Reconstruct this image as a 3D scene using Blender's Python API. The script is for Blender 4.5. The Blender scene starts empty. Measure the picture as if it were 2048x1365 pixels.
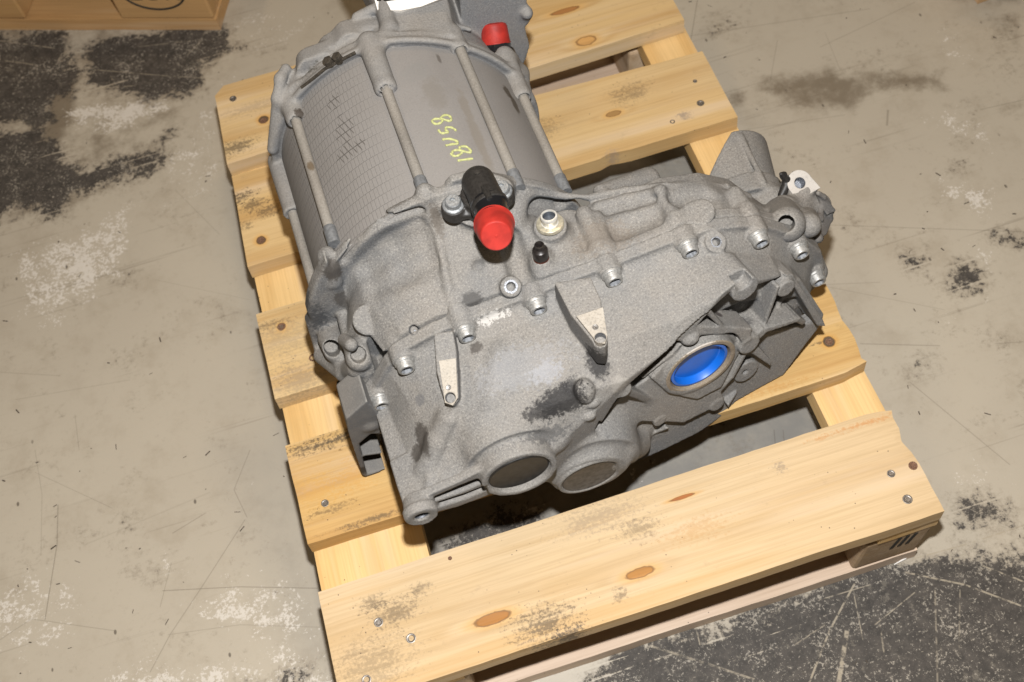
import bpy, math, random
import numpy as np
from mathutils import Vector, Matrix
R = math.radians
random.seed(7); rng = np.random.default_rng(11)
S = bpy.context.scene
COL = S.collection

# ================================================================ camera, world, lamps, exposure
cam_d = bpy.data.cameras.new('camera'); cam = bpy.data.objects.new('camera', cam_d); COL.objects.link(cam)
CAM = Vector((0.184083, -0.776271, 1.177703))
RIGHT = Vector((0.954401, -0.285040, -0.088721)); DOWN = Vector((-0.291659, -0.826917, -0.480774)); FWD = Vector((0.063675, 0.484727, -0.872344))
m = Matrix.Identity(4)
for i in range(3): m[i][0], m[i][1], m[i][2], m[i][3] = RIGHT[i], -DOWN[i], -FWD[i], CAM[i]
cam.matrix_world = m
cam_d.sensor_width = 36.0; cam_d.lens = 36.0 * 2200 / 2048; cam_d.clip_start = .02; cam_d.clip_end = 60
cam_d.dof.use_dof = True; cam_d.dof.focus_distance = 1.02; cam_d.dof.aperture_fstop = 8.0
S.camera = cam

W = bpy.data.worlds.new('World'); S.world = W; W.use_nodes = True
W.node_tree.nodes['Background'].inputs[0].default_value = (1.0, .78, .54, 1)     # dim warm light of the hall
W.node_tree.nodes['Background'].inputs[1].default_value = .068

def lamp(name, kind, loc, power, colour, size, aim=None):
    d = bpy.data.lights.new(name, kind); d.energy = power; d.color = colour
    if kind == 'AREA': d.shape = 'RECTANGLE'; d.size, d.size_y = size
    else: d.shadow_soft_size = size
    o = bpy.data.objects.new(name, d); COL.objects.link(o); o.location = loc
    if aim is not None: o.rotation_euler = (Vector(aim) - Vector(loc)).to_track_quat('-Z', 'Y').to_euler()
    return o
# the flash sitting on the camera
lamp('camera_flash', 'POINT', CAM - DOWN * .14 + RIGHT * .004, 88.0, (1.0, .99, .98), .016)
# the hall's ceiling tubes
lamp('ceiling_tube_lamp', 'AREA', (1.6, 1.4, 4.2), 30, (1.0, .74, .46), (2.4, .25), (.4, 0, 0))
lamp('ceiling_tube_lamp', 'AREA', (-1.8, .6, 4.2), 24, (1.0, .74, .46), (2.4, .25), (.2, 0, 0))

S.view_settings.view_transform = 'Standard'; S.view_settings.look = 'None'
S.view_settings.exposure = 0.0; S.view_settings.gamma = 1.0
S.cycles.max_bounces = 6

#<SDF>
# ---------------------------------------------------------------- signed-distance casting tools (all lengths in mm, unit frame)
class Grid:
    """a block of space in which a casting is formed by adding and cutting solids with small fillets"""
    def __init__(s, lo, hi, h):
        s.h = h; s.lo = np.array(lo, float)
        n = np.ceil((np.array(hi) - s.lo) / h).astype(int) + 1
        s.ax = [s.lo[i] + h * np.arange(n[i]) for i in range(3)]
        s.F = np.full(n, 40.0, np.float32)
    def sub(s, lo, hi):
        r = []
        for i in range(3):
            a = int(np.clip(np.floor((lo[i] - s.lo[i]) / s.h), 0, len(s.ax[i])))
            b = int(np.clip(np.ceil((hi[i] - s.lo[i]) / s.h) + 1, 0, len(s.ax[i])))
            r.append(slice(a, b))
        X = s.ax[0][r[0]].astype(np.float32)[:, None, None]
        Y = s.ax[1][r[1]].astype(np.float32)[None, :, None]
        Z = s.ax[2][r[2]].astype(np.float32)[None, None, :]
        return tuple(r), X, Y, Z
    def op(s, fn, lo, hi, k=2.0, cut=False, both=False):
        p = k + 3 * s.h + 1
        r, X, Y, Z = s.sub(np.array(lo, float) - p, np.array(hi, float) + p)
        if 0 in s.F[r].shape: return
        d = np.broadcast_to(fn(X, Y, Z), s.F[r].shape).astype(np.float32)
        f = s.F[r]
        if cut:
            h = np.maximum(k - np.abs(f + d), 0) / max(k, 1e-6)
            s.F[r] = np.maximum(f, -d) + h * h * k * .25
        else:
            h = np.maximum(k - np.abs(f - d), 0) / max(k, 1e-6)
            s.F[r] = np.minimum(f, d) - h * h * k * .25
    # ---- solids
    def cyl(s, a, b, r0, r1=None, k=2.0, cut=False, rnd=.8):
        a = np.array(a, float); b = np.array(b, float); r1 = r0 if r1 is None else r1
        L = np.linalg.norm(b - a); u = (b - a) / L; R = max(r0, r1)
        def fn(X, Y, Z):
            px, py, pz = X - a[0], Y - a[1], Z - a[2]
            t = px * u[0] + py * u[1] + pz * u[2]
            q = np.sqrt(np.maximum(px * px + py * py + pz * pz - t * t, 0))
            rr = r0 + (r1 - r0) * np.clip(t / L, 0, 1)
            dx = q - rr + rnd; dy = np.abs(t - L / 2) - L / 2 + rnd
            return np.minimum(np.maximum(dx, dy), 0) + np.sqrt(np.maximum(dx, 0) ** 2 + np.maximum(dy, 0) ** 2) - rnd
        s.op(fn, np.minimum(a, b) - R, np.maximum(a, b) + R, k, cut)
    def cap(s, a, b, r0, r1=None, k=3.0, cut=False):
        a = np.array(a, float); b = np.array(b, float); r1 = r0 if r1 is None else r1
        v = b - a; L2 = max(v @ v, 1e-9); R = max(r0, r1)
        def fn(X, Y, Z):
            px, py, pz = X - a[0], Y - a[1], Z - a[2]
            t = np.clip((px * v[0] + py * v[1] + pz * v[2]) / L2, 0, 1)
            return np.sqrt((px - t * v[0]) ** 2 + (py - t * v[1]) ** 2 + (pz - t * v[2]) ** 2) - (r0 + (r1 - r0) * t)
        s.op(fn, np.minimum(a, b) - R, np.maximum(a, b) + R, k, cut)
    def line(s, pts, r, k=3.0, cut=False):
        for a, b in zip(pts[:-1], pts[1:]): s.cap(a, b, r, None, k, cut)
    def ell(s, c, R, k=3.0, cut=False):
        c = np.array(c, float); R = np.array(R, float)
        def fn(X, Y, Z):
            q = np.sqrt(((X - c[0]) / R[0]) ** 2 + ((Y - c[1]) / R[1]) ** 2 + ((Z - c[2]) / R[2]) ** 2)
            return (q - 1) * R.min()
        s.op(fn, c - R, c + R, k, cut)
    def prism(s, poly, d0, d1, frame=None, k=2.0, cut=False, rnd=.8):
        """polygon in (u, v) of the frame, from depth d0 to d1 along its normal; default frame is X, Z swept along Y"""
        o, e1, e2, n = frame if frame is not None else (np.zeros(3), np.array([1., 0, 0]), np.array([0, 0, 1.]), np.array([0, 1., 0]))
        P = np.array(poly, float); c = []
        for q in P:
            for d in (d0, d1): c.append(o + q[0] * e1 + q[1] * e2 + d * n)
        c = np.array(c)
        def fn(X, Y, Z):
            x, y, z = X - o[0], Y - o[1], Z - o[2]
            if frame is None: U, V, N = x, z, y
            else:
                U = x * e1[0] + y * e1[1] + z * e1[2]; V = x * e2[0] + y * e2[1] + z * e2[2]; N = x * n[0] + y * n[1] + z * n[2]
            d = poly2(P, U, V) + rnd
            e = np.abs(N - (d0 + d1) / 2) - abs(d1 - d0) / 2 + rnd
            return np.minimum(np.maximum(d, e), 0) + np.sqrt(np.maximum(d, 0) ** 2 + np.maximum(e, 0) ** 2) - rnd
        s.op(fn, c.min(0), c.max(0), k, cut)
    def loft(s, secs, k=3.0):
        """secs: (y, polygon) in order of y; the section is blended between them"""
        ys = [a[0] for a in secs]; P = [np.array(a[1], float) for a in secs]
        al = np.concatenate(P)
        lo = [al[:, 0].min(), min(ys), al[:, 1].min()]; hi = [al[:, 0].max(), max(ys), al[:, 1].max()]
        def fn(X, Y, Z):
            sd = [poly2(p, X[:, 0, :], Z[0, 0, :][None, :]) for p in P]
            out = np.empty((X.shape[0], Y.shape[1], Z.shape[2]), np.float32)
            for j, y in enumerate(Y[0, :, 0]):
                i = int(np.clip(np.searchsorted(ys, y) - 1, 0, len(ys) - 2))
                t = float(np.clip((y - ys[i]) / (ys[i + 1] - ys[i]), 0, 1))
                e = max(ys[0] - y, y - ys[-1])
                out[:, j, :] = np.maximum((1 - t) * sd[i] + t * sd[i + 1], e)
            return out
        s.op(fn, lo, hi, k)
    def half(s, p, n):
        """cut away everything on the side n of the plane through p"""
        n = np.array(n, float); n /= np.linalg.norm(n)
        d = ((s.ax[0] - p[0]) * n[0])[:, None, None] + ((s.ax[1] - p[1]) * n[1])[None, :, None] + ((s.ax[2] - p[2]) * n[2])[None, None, :]
        s.F = np.maximum(s.F, d.astype(np.float32))

def poly2(P, U, V):
    """signed distance to a closed polygon"""
    U, V = np.broadcast_arrays(np.asarray(U, np.float32), np.asarray(V, np.float32))
    d = np.full(U.shape, 1e9, np.float32); ins = np.zeros(U.shape, bool)
    n = len(P)
    for i in range(n):
        a = P[i]; b = P[(i + 1) % n]; ex_, ey_ = b - a
        w = U - a[0]; v = V - a[1]
        t = np.clip((w * ex_ + v * ey_) / max(ex_ * ex_ + ey_ * ey_, 1e-9), 0, 1)
        d = np.minimum(d, (w - t * ex_) ** 2 + (v - t * ey_) ** 2)
        if abs(ey_) > 1e-9:
            c = ((a[1] > V) != (b[1] > V)) & (U < ex_ * (V - a[1]) / ey_ + a[0])
            ins ^= c
    d = np.sqrt(d)
    return np.where(ins, -d, d)

def circ(cx, cz, r, n=40, zmin=None):
    return [(cx + r * np.cos(t), max(cz + r * np.sin(t), zmin if zmin is not None else -1e9)) for t in np.linspace(0, 2 * np.pi, n, endpoint=False)]

# frame of the inclined differential face (origin at the output bore)
DN = np.array([.16683, -.96435, .20541]); DE1 = np.array([.98536, .17047, 0.]); DE2 = np.array([-.03502, .20240, .97868])
DO = np.array([178.55, -338.15, -16.62]); DF = (DO, DE1, DE2, DN)
def dpt(s, t, h=0.): return DO + s * DE1 + t * DE2 + h * DN

FLANGE = [(-118, -70), (-118, -4), (-108, 13), (-88, 45), (-68, 63), (-40, 73), (0, 77), (50, 82), (107, 86), (130, 87), (175, 91), (215, 92), (247, 80), (274, 64),
          (312, 28), (340, -14), (350, -50), (345, -84), (300, -118), (200, -124), (60, -124), (-60, -122), (-110, -100)]
BOLTS = [(-106, 2), (-73, 51), (-14, 70), (52, 76), (122, 81), (193, 86), (262, 63), (308, 18), (336, -47)]

def rear_base(h):
    g = Grid((-175, -292, -130), (400, -105, 175), h)
    # bell behind the flange, closing on to the round motor flange
    left = [(-118, -70), (-118, 0), (-108, 18), (-88, 50), (-68, 68), (-40, 78), (0, 82), (50, 86), (107, 86), (125, 60), (130, -60), (100, -122), (-60, -122), (-110, -100)]
    left2 = [(-121, -70), (-121, 16), (-104, 50), (-86, 72), (-56, 88), (0, 96), (50, 95), (100, 86), (125, 60), (130, -60), (100, -122), (-60, -122), (-110, -100)]
    g.loft([(-272.6, left), (-228, left2), (-203, circ(0, 0, 112, 48, -125)), (-186, circ(0, 0, 118, 48, -125))], 0)
    # right-hand gear case
    right = [(60, 40), (100, 80), (130, 84), (200, 90), (240, 78), (270, 54), (308, 10), (330, -40), (330, -78), (290, -118), (200, -124), (80, -122)]
    right2 = [(60, 40), (90, 76), (120, 76), (165, 72), (200, 78), (240, 66), (272, 40), (302, -5), (318, -45), (318, -78), (290, -118), (200, -124), (80, -122)]
    g.loft([(-272.6, right), (-240, right), (-206, right2)], 8)
    # flange plate at the joint
    g.prism(FLANGE, -272.6, -262, k=3)
    # raised rim of the motor flange
    def rim(X, Y, Z):
        q = np.sqrt(X * X + Z * Z)
        return np.maximum(np.abs(q - 123) - 15.0, np.abs(Y + 189) - 4.5)
    g.op(rim, (-140, -196, -126), (140, -182, 140), 4)
    g.half((0, 0, -126), (0, 0, -1))
    return g

def front_base(h):
    g = Grid((-165, -425, -152), (360, -270, 150), h)
    s277 = FLANGE
    s300 = [(-114, -70), (-114, -8), (-101, -2), (-84, 28), (-66, 42), (-40, 54), (-10, 62), (50, 68), (120, 73), (190, 78), (222, 78), (248, 58), (272, 40),
            (296, 8), (318, -32), (328, -64), (326, -88), (300, -112), (200, -120), (60, -122), (-60, -90), (-105, -85)]
    s345 = [(-114, -60), (-114, -7), (-98, -2), (-78, 18), (-52, 42), (-20, 56), (0, 60), (50, 65), (120, 68), (158, 64), (182, 70), (202, 83), (218, 87), (236, 68), (254, 52),
            (272, 36), (300, -6), (318, -50), (312, -80), (290, -112), (200, -118), (60, -116), (-20, -70), (-100, -60)]
    s375 = [(-114, -45), (-114, -6), (-98, -3), (-76, 8), (-50, 22), (-25, 36), (0, 42), (40, 47), (75, 50), (100, 47), (140, 36), (200, 20), (260, 0),
            (300, -20), (300, -60), (250, -90), (150, -105), (60, -105), (0, -60), (-90, -42)]
    s402 = [(-112, -32), (-112, -4), (-96, 0), (-70, 3), (-44, 6), (-25, 12), (0, 15), (30, 13), (50, 5), (70, -10), (90, -30), (100, -50), (90, -80), (50, -90), (10, -50), (-30, -38), (-90, -30)]
    g.loft([(-399, s402), (-375, s375), (-345, s345), (-300, s300), (-274, s277)], 0)
    # everything in front of the slanting front edge of the gear case goes
    g.half((216, -340, 0), (.307, -1, 0))
    g.prism(FLANGE, -285, -273.8, k=4, rnd=1.5)
    return g
#</SDF>


# ================================================================ materials
class Mat:
    def __init__(s, name, rough=.6, metal=0., spec=.5):
        s.m = bpy.data.materials.new(name); s.m.use_nodes = True
        s.t = s.m.node_tree; s.n = s.t.nodes; s.b = s.n['Principled BSDF']
        s.set('Roughness', rough); s.set('Metallic', metal); s.set('Specular IOR Level', spec)
        s._c = {}
    def set(s, k, v): s.put(s.b.inputs[k], v)
    def put(s, sock, v):
        if isinstance(v, bpy.types.NodeSocket): s.t.links.new(v, sock)
        elif isinstance(v, (tuple, list)) and sock.type == 'RGBA' and len(v) == 3: sock.default_value = (*v, 1)
        else: sock.default_value = v
    def coord(s, kind='Object'):
        if 'tc' not in s._c: s._c['tc'] = s.n.new('ShaderNodeTexCoord')
        return s._c['tc'].outputs[kind]
    def map(s, vec, scale=(1, 1, 1), rot=(0, 0, 0), loc=(0, 0, 0)):
        x = s.n.new('ShaderNodeMapping'); s.put(x.inputs[0], vec)
        x.inputs[1].default_value = loc; x.inputs[2].default_value = rot; x.inputs[3].default_value = scale
        return x.outputs[0]
    def noise(s, vec, scale, detail=2., rough=.5, dist=0.):
        x = s.n.new('ShaderNodeTexNoise'); s.put(x.inputs['Vector'], vec)
        for k, v in (('Scale', scale), ('Detail', detail), ('Roughness', rough), ('Distortion', dist)): s.put(x.inputs[k], v)
        return x.outputs[0]
    def noisec(s, vec, scale, detail=2.):
        x = s.n.new('ShaderNodeTexNoise'); s.put(x.inputs['Vector'], vec); x.inputs['Scale'].default_value = scale; x.inputs['Detail'].default_value = detail
        return x.outputs[1]
    def voro(s, vec, scale, feature='F1', rand=1.):
        x = s.n.new('ShaderNodeTexVoronoi'); x.feature = feature; s.put(x.inputs['Vector'], vec); x.inputs['Scale'].default_value = scale
        x.inputs['Randomness'].default_value = rand
        return x.outputs['Distance']
    def math(s, op, a, b=0., c=0., clamp=False):
        x = s.n.new('ShaderNodeMath'); x.operation = op; x.use_clamp = clamp
        s.put(x.inputs[0], a); s.put(x.inputs[1], b); s.put(x.inputs[2], c)
        return x.outputs[0]
    def vmath(s, op, a, b=(0, 0, 0)):
        x = s.n.new('ShaderNodeVectorMath'); x.operation = op; s.put(x.inputs[0], a); s.put(x.inputs[1], b)
        return x.outputs['Value'] if op in ('LENGTH', 'DISTANCE', 'DOT_PRODUCT') else x.outputs[0]
    def sep(s, v):
        x = s.n.new('ShaderNodeSeparateXYZ'); s.put(x.inputs[0], v); return x.outputs
    def comb(s, a, b, c):
        x = s.n.new('ShaderNodeCombineXYZ'); s.put(x.inputs[0], a); s.put(x.inputs[1], b); s.put(x.inputs[2], c); return x.outputs[0]
    def step(s, v, a, b, lo=0., hi=1.):
        x = s.n.new('ShaderNodeMapRange'); x.interpolation_type = 'SMOOTHSTEP'; s.put(x.inputs[0], v)
        x.inputs[1].default_value = a; x.inputs[2].default_value = b; x.inputs[3].default_value = lo; x.inputs[4].default_value = hi
        return x.outputs[0]
    def mix(s, f, a, b, mode='MIX'):
        x = s.n.new('ShaderNodeMix'); x.data_type = 'RGBA'; x.blend_type = mode; s.put(x.inputs[0], f); s.put(x.inputs[6], a); s.put(x.inputs[7], b)
        return x.outputs[2]
    def bump(s, h, strength=.3, dist=.001, prev=None):
        x = s.n.new('ShaderNodeBump'); s.put(x.inputs['Height'], h); x.inputs['Strength'].default_value = strength; x.inputs['Distance'].default_value = dist
        if prev is not None: s.put(x.inputs['Normal'], prev)
        return x.outputs[0]
    def attr(s, name):
        x = s.n.new('ShaderNodeAttribute'); x.attribute_name = name; return x.outputs['Fac']
    def normal_z(s):
        x = s.n.new('ShaderNodeNewGeometry'); return s.sep(x.outputs['Normal'])[2]
    def spot(s, vec, c, r, soft=.35):
        """1 inside an ellipsoid of radii r round c, fading at its edge"""
        d = s.vmath('SUBTRACT', vec, c); d = s.vmath('DIVIDE', d, r)
        return s.step(s.vmath('LENGTH', d), 1 + soft, 1 - soft)

def simple(name, col, rough=.5, metal=0., spec=.5, grain=0., gscale=300, bump=0.):
    M = Mat(name, rough, metal, spec); P = M.coord()
    c = col
    if grain:
        n = M.noise(P, gscale, 4)
        c = M.mix(M.step(n, .3, .7), tuple(v * (1 - grain) for v in col), tuple(min(1, v * (1 + grain)) for v in col))
    M.set('Base Color', c)
    if bump: M.set('Normal', M.bump(M.noise(P, gscale * 2, 3), bump, .0006))
    return M.m

def cast_metal(name, grey, dust, spots=(), dusty=1., speck=1., grain=.5, edge=1.):
    """sand-cast aluminium under a film of road dust; spots: (centre mm, radii mm, colour, strength, raggedness)"""
    M = Mat(name, .72, .0, .35); P = M.coord()
    big = M.noise(P, 16, 4, .6); mid = M.noise(P, 110, 4, .65); fine = M.noise(P, 560, 3, .65); tiny = M.noise(P, 1100, 1, .5)
    up = M.step(M.math('ADD', M.normal_z(), M.math('MULTIPLY', M.math('SUBTRACT', mid, .5), .6)), -.28, .50)
    f = M.math('MULTIPLY', up, M.step(big, .25, .6, .55, 1.)); f = M.math('MULTIPLY', f, dusty)
    c = M.mix(f, grey, dust)
    c = M.mix(M.step(big, .45, .75, 0., .35), c, (.20, .175, .15))
    c = M.mix(M.step(mid, .55, .8, 0., .30), c, (.10, .10, .105))
    lo = M.step(fine, .50, .33, 0., .38 * speck); hi = M.step(fine, .53, .70, 0., .34 * speck)
    c = M.mix(lo, c, (.045, .043, .042)); c = M.mix(hi, c, (.40, .375, .335))
    c = M.mix(M.step(tiny, .62, .75, 0., .35 * speck), c, (.5, .48, .45))
    geo = M.n.new('ShaderNodeNewGeometry')            # rubbed, paler edges
    c = M.mix(M.step(M.math('ADD', geo.outputs['Pointiness'], M.math('MULTIPLY', M.math('SUBTRACT', fine, .5), .05)), .535, .60, 0., .32 * edge), c, (.40, .38, .34))
    for (ce, ra, co, st, rag) in spots:
        v = M.vmath('ADD', P, M.vmath('SCALE', M.vmath('SUBTRACT', M.noisec(P, 130, 5), (.5, .5, .5)), (0, 0, 0)))
        n = M.noise(P, 260, 5, .7)
        d = M.vmath('LENGTH', M.vmath('DIVIDE', M.vmath('SUBTRACT', P, tuple(x * .001 for x in ce)), tuple(x * .001 for x in ra)))
        d = M.math('ADD', d, M.math('MULTIPLY', M.math('SUBTRACT', n, .5), rag * 3.))
        c = M.mix(M.step(d, 1.25, .75, 0., st), c, co)
    M.set('Base Color', c)
    M.set('Roughness', M.step(fine, .3, .7, .62, .85))
    b = M.bump(fine, grain, .0013); b = M.bump(mid, .22, .0012, b)
    M.set('Normal', b)
    return M.m

GREY = (.118, .124, .132); DUST = (.185, .174, .158)
BLACK_GRIME = (.018, .017, .017); OIL = (.045, .038, .032)

# ================================================================ mesh helpers
def link(name, mesh, mat=None, parent=None, smooth=None):
    o = bpy.data.objects.new(name, mesh); COL.objects.link(o)
    if mat is not None:
        mesh.materials.append(mat)
    if parent is not None: o.parent = parent
    if smooth is not None:
        n = len(mesh.polygons)
        mesh.polygons.foreach_set('use_smooth', np.ones(n, bool))
        if smooth < 180: mesh.set_sharp_from_angle(angle=R(smooth))
    return o

def tag(o, label=None, cat=None, group=None, kind=None):
    for k, v in (('label', label), ('category', cat), ('group', group), ('kind', kind)):
        if v: o[k] = v
    return o

def surface_net(g, name, mat, parent, smooth_it=1):
    """the zero surface of a Grid as a quad mesh"""
    F = g.F; h = g.h
    F = F.copy()
    for ax_ in range(3):
        for e in (0, -1):
            sl = [slice(None)] * 3; sl[ax_] = e; F[tuple(sl)] = np.maximum(F[tuple(sl)], .5)
    neg = F < 0
    cnt = np.zeros(tuple(n - 1 for n in F.shape), np.int8)
    cs = [(a, b, c) for a in (0, 1) for b in (0, 1) for c in (0, 1)]
    def sh(A, o): return A[o[0]:A.shape[0] - 1 + o[0], o[1]:A.shape[1] - 1 + o[1], o[2]:A.shape[2] - 1 + o[2]]
    for o in cs: cnt += sh(neg, o)
    act = (cnt > 0) & (cnt < 8)
    I = np.argwhere(act); idx = np.full(act.shape, -1, np.int32); idx[act] = np.arange(len(I))
    val = {o: F[I[:, 0] + o[0], I[:, 1] + o[1], I[:, 2] + o[2]] for o in cs}
    acc = np.zeros((len(I), 3), np.float32); num = np.zeros(len(I), np.float32)
    for o in cs:
        for a in range(3):
            if o[a]: continue
            q = list(o); q[a] = 1; q = tuple(q)
            va, vb = val[o], val[q]; m_ = (va < 0) != (vb < 0)
            t = np.where(m_, va / np.where(m_, va - vb, 1), 0)
            p = np.zeros((len(I), 3), np.float32) + np.array(o, np.float32); p[:, a] = t
            acc += p * m_[:, None]; num += m_
    V = (I + acc / num[:, None]) * h + g.lo
    faces = []
    for a in range(3):
        b, c = (a + 1) % 3, (a + 2) % 3
        s0 = [slice(1, -1)] * 3; s1 = [slice(1, -1)] * 3
        s0[a] = slice(0, -1); s1[a] = slice(1, None)
        n0, n1 = neg[tuple(s0)], neg[tuple(s1)]
        E = np.argwhere(n0 != n1)
        off = np.ones(3, int); off[a] = 0
        E0 = E + off
        sg = n0[tuple(E.T)]
        def cell(db, dc):
            e = E0.copy(); e[:, b] -= db; e[:, c] -= dc
            return idx[tuple(e.T)]
        q = np.stack([cell(1, 1), cell(0, 1), cell(0, 0), cell(1, 0)], 1)
        q[~sg] = q[~sg][:, ::-1]
        faces.append(q)
    Q = np.concatenate(faces); Q = Q[(Q >= 0).all(1)]
    for _ in range(smooth_it):                     # light relaxation takes the voxel steps off
        s_ = np.zeros_like(V); n_ = np.zeros(len(V))
        for i in range(4):
            for j in ((i + 1) % 4, (i + 3) % 4):
                np.add.at(s_, Q[:, i], V[Q[:, j]]); np.add.at(n_, Q[:, i], 1)
        V = V * .5 + .5 * s_ / np.maximum(n_, 1)[:, None]
    me = bpy.data.meshes.new(name)
    me.vertices.add(len(V)); me.vertices.foreach_set('co', (V * .001).astype(np.float32).ravel())
    me.loops.add(Q.size); me.loops.foreach_set('vertex_index', Q.astype(np.int32).ravel())
    me.polygons.add(len(Q)); me.polygons.foreach_set('loop_start', np.arange(0, Q.size, 4, dtype=np.int32))
    me.update(calc_edges=True)
    return link(name, me, mat, parent, 180)

def revolve(name, prof, a, axis, mat, parent, seg=32, sc=.001, smooth=35, close=False):
    """lathe: prof = (radius, height) along axis from point a (mm)"""
    a = Vector(a); u = Vector(axis).normalized(); x = u.orthogonal().normalized(); y = u.cross(x)
    V = []; Fc = []; n = len(prof)
    for i in range(seg):
        t = 2 * math.pi * i / seg; d = x * math.cos(t) + y * math.sin(t)
        for r, h in prof: V.append((a + u * h + d * max(r, 1e-3)) * sc)
    for i in range(seg):
        j = (i + 1) % seg
        for k in range(n - 1): Fc.append((i * n + k, j * n + k, j * n + k + 1, i * n + k + 1))
    me = bpy.data.meshes.new(name); me.from_pydata(V, [], Fc); me.update()
    return link(name, me, mat, parent, smooth)

def tube(name, pts, r, mat, parent, seg=10, sc=.001, flat=1.):
    P = [Vector(p) for p in pts]; V = []; Fc = []
    rs = r if isinstance(r, (list, tuple)) else [r] * len(P)
    up = None
    for i, p in enumerate(P):
        d = (P[min(i + 1, len(P) - 1)] - P[max(i - 1, 0)]).normalized()
        if up is None: up = d.orthogonal().normalized()
        up = (up - d * up.dot(d)).normalized(); w = d.cross(up)
        for k in range(seg):
            t = 2 * math.pi * k / seg; V.append((p + (up * math.cos(t) + w * math.sin(t)) * rs[i]) * sc)
    for i in range(len(P) - 1):
        for k in range(seg):
            l = (k + 1) % seg; Fc.append((i * seg + k, i * seg + l, (i + 1) * seg + l, (i + 1) * seg + k))
    Fc.append(tuple(range(seg))[::-1]); Fc.append(tuple((len(P) - 1) * seg + k for k in range(seg)))
    me = bpy.data.meshes.new(name); me.from_pydata(V, [], Fc); me.update()
    return link(name, me, mat, parent, 40)

def solid(name, poly, n, t, mat, parent, sc=.001, bev=0.):
    """a flat outline (3-D points) given a thickness t along n"""
    n = Vector(n).normalized(); A = [Vector(p) for p in poly]; k = len(A)
    V = [p * sc for p in A] + [(p + n * t) * sc for p in A]
    nn = sum(((A[i] - A[0]).cross(A[(i + 1) % k] - A[0]) for i in range(1, k - 1)), Vector())
    Fc = [tuple(range(k)), tuple(range(2 * k - 1, k - 1, -1))] + [(i, i + k, (i + 1) % k + k, (i + 1) % k) for i in range(k)]
    if nn.dot(n) > 0: Fc = [f[::-1] for f in Fc]
    me = bpy.data.meshes.new(name); me.from_pydata(V, [], Fc); me.update()
    o = link(name, me, mat, parent)
    if bev:
        md = o.modifiers.new('bevel', 'BEVEL'); md.width = bev * sc; md.segments = 2; md.limit_method = 'ANGLE'
    return o

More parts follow.
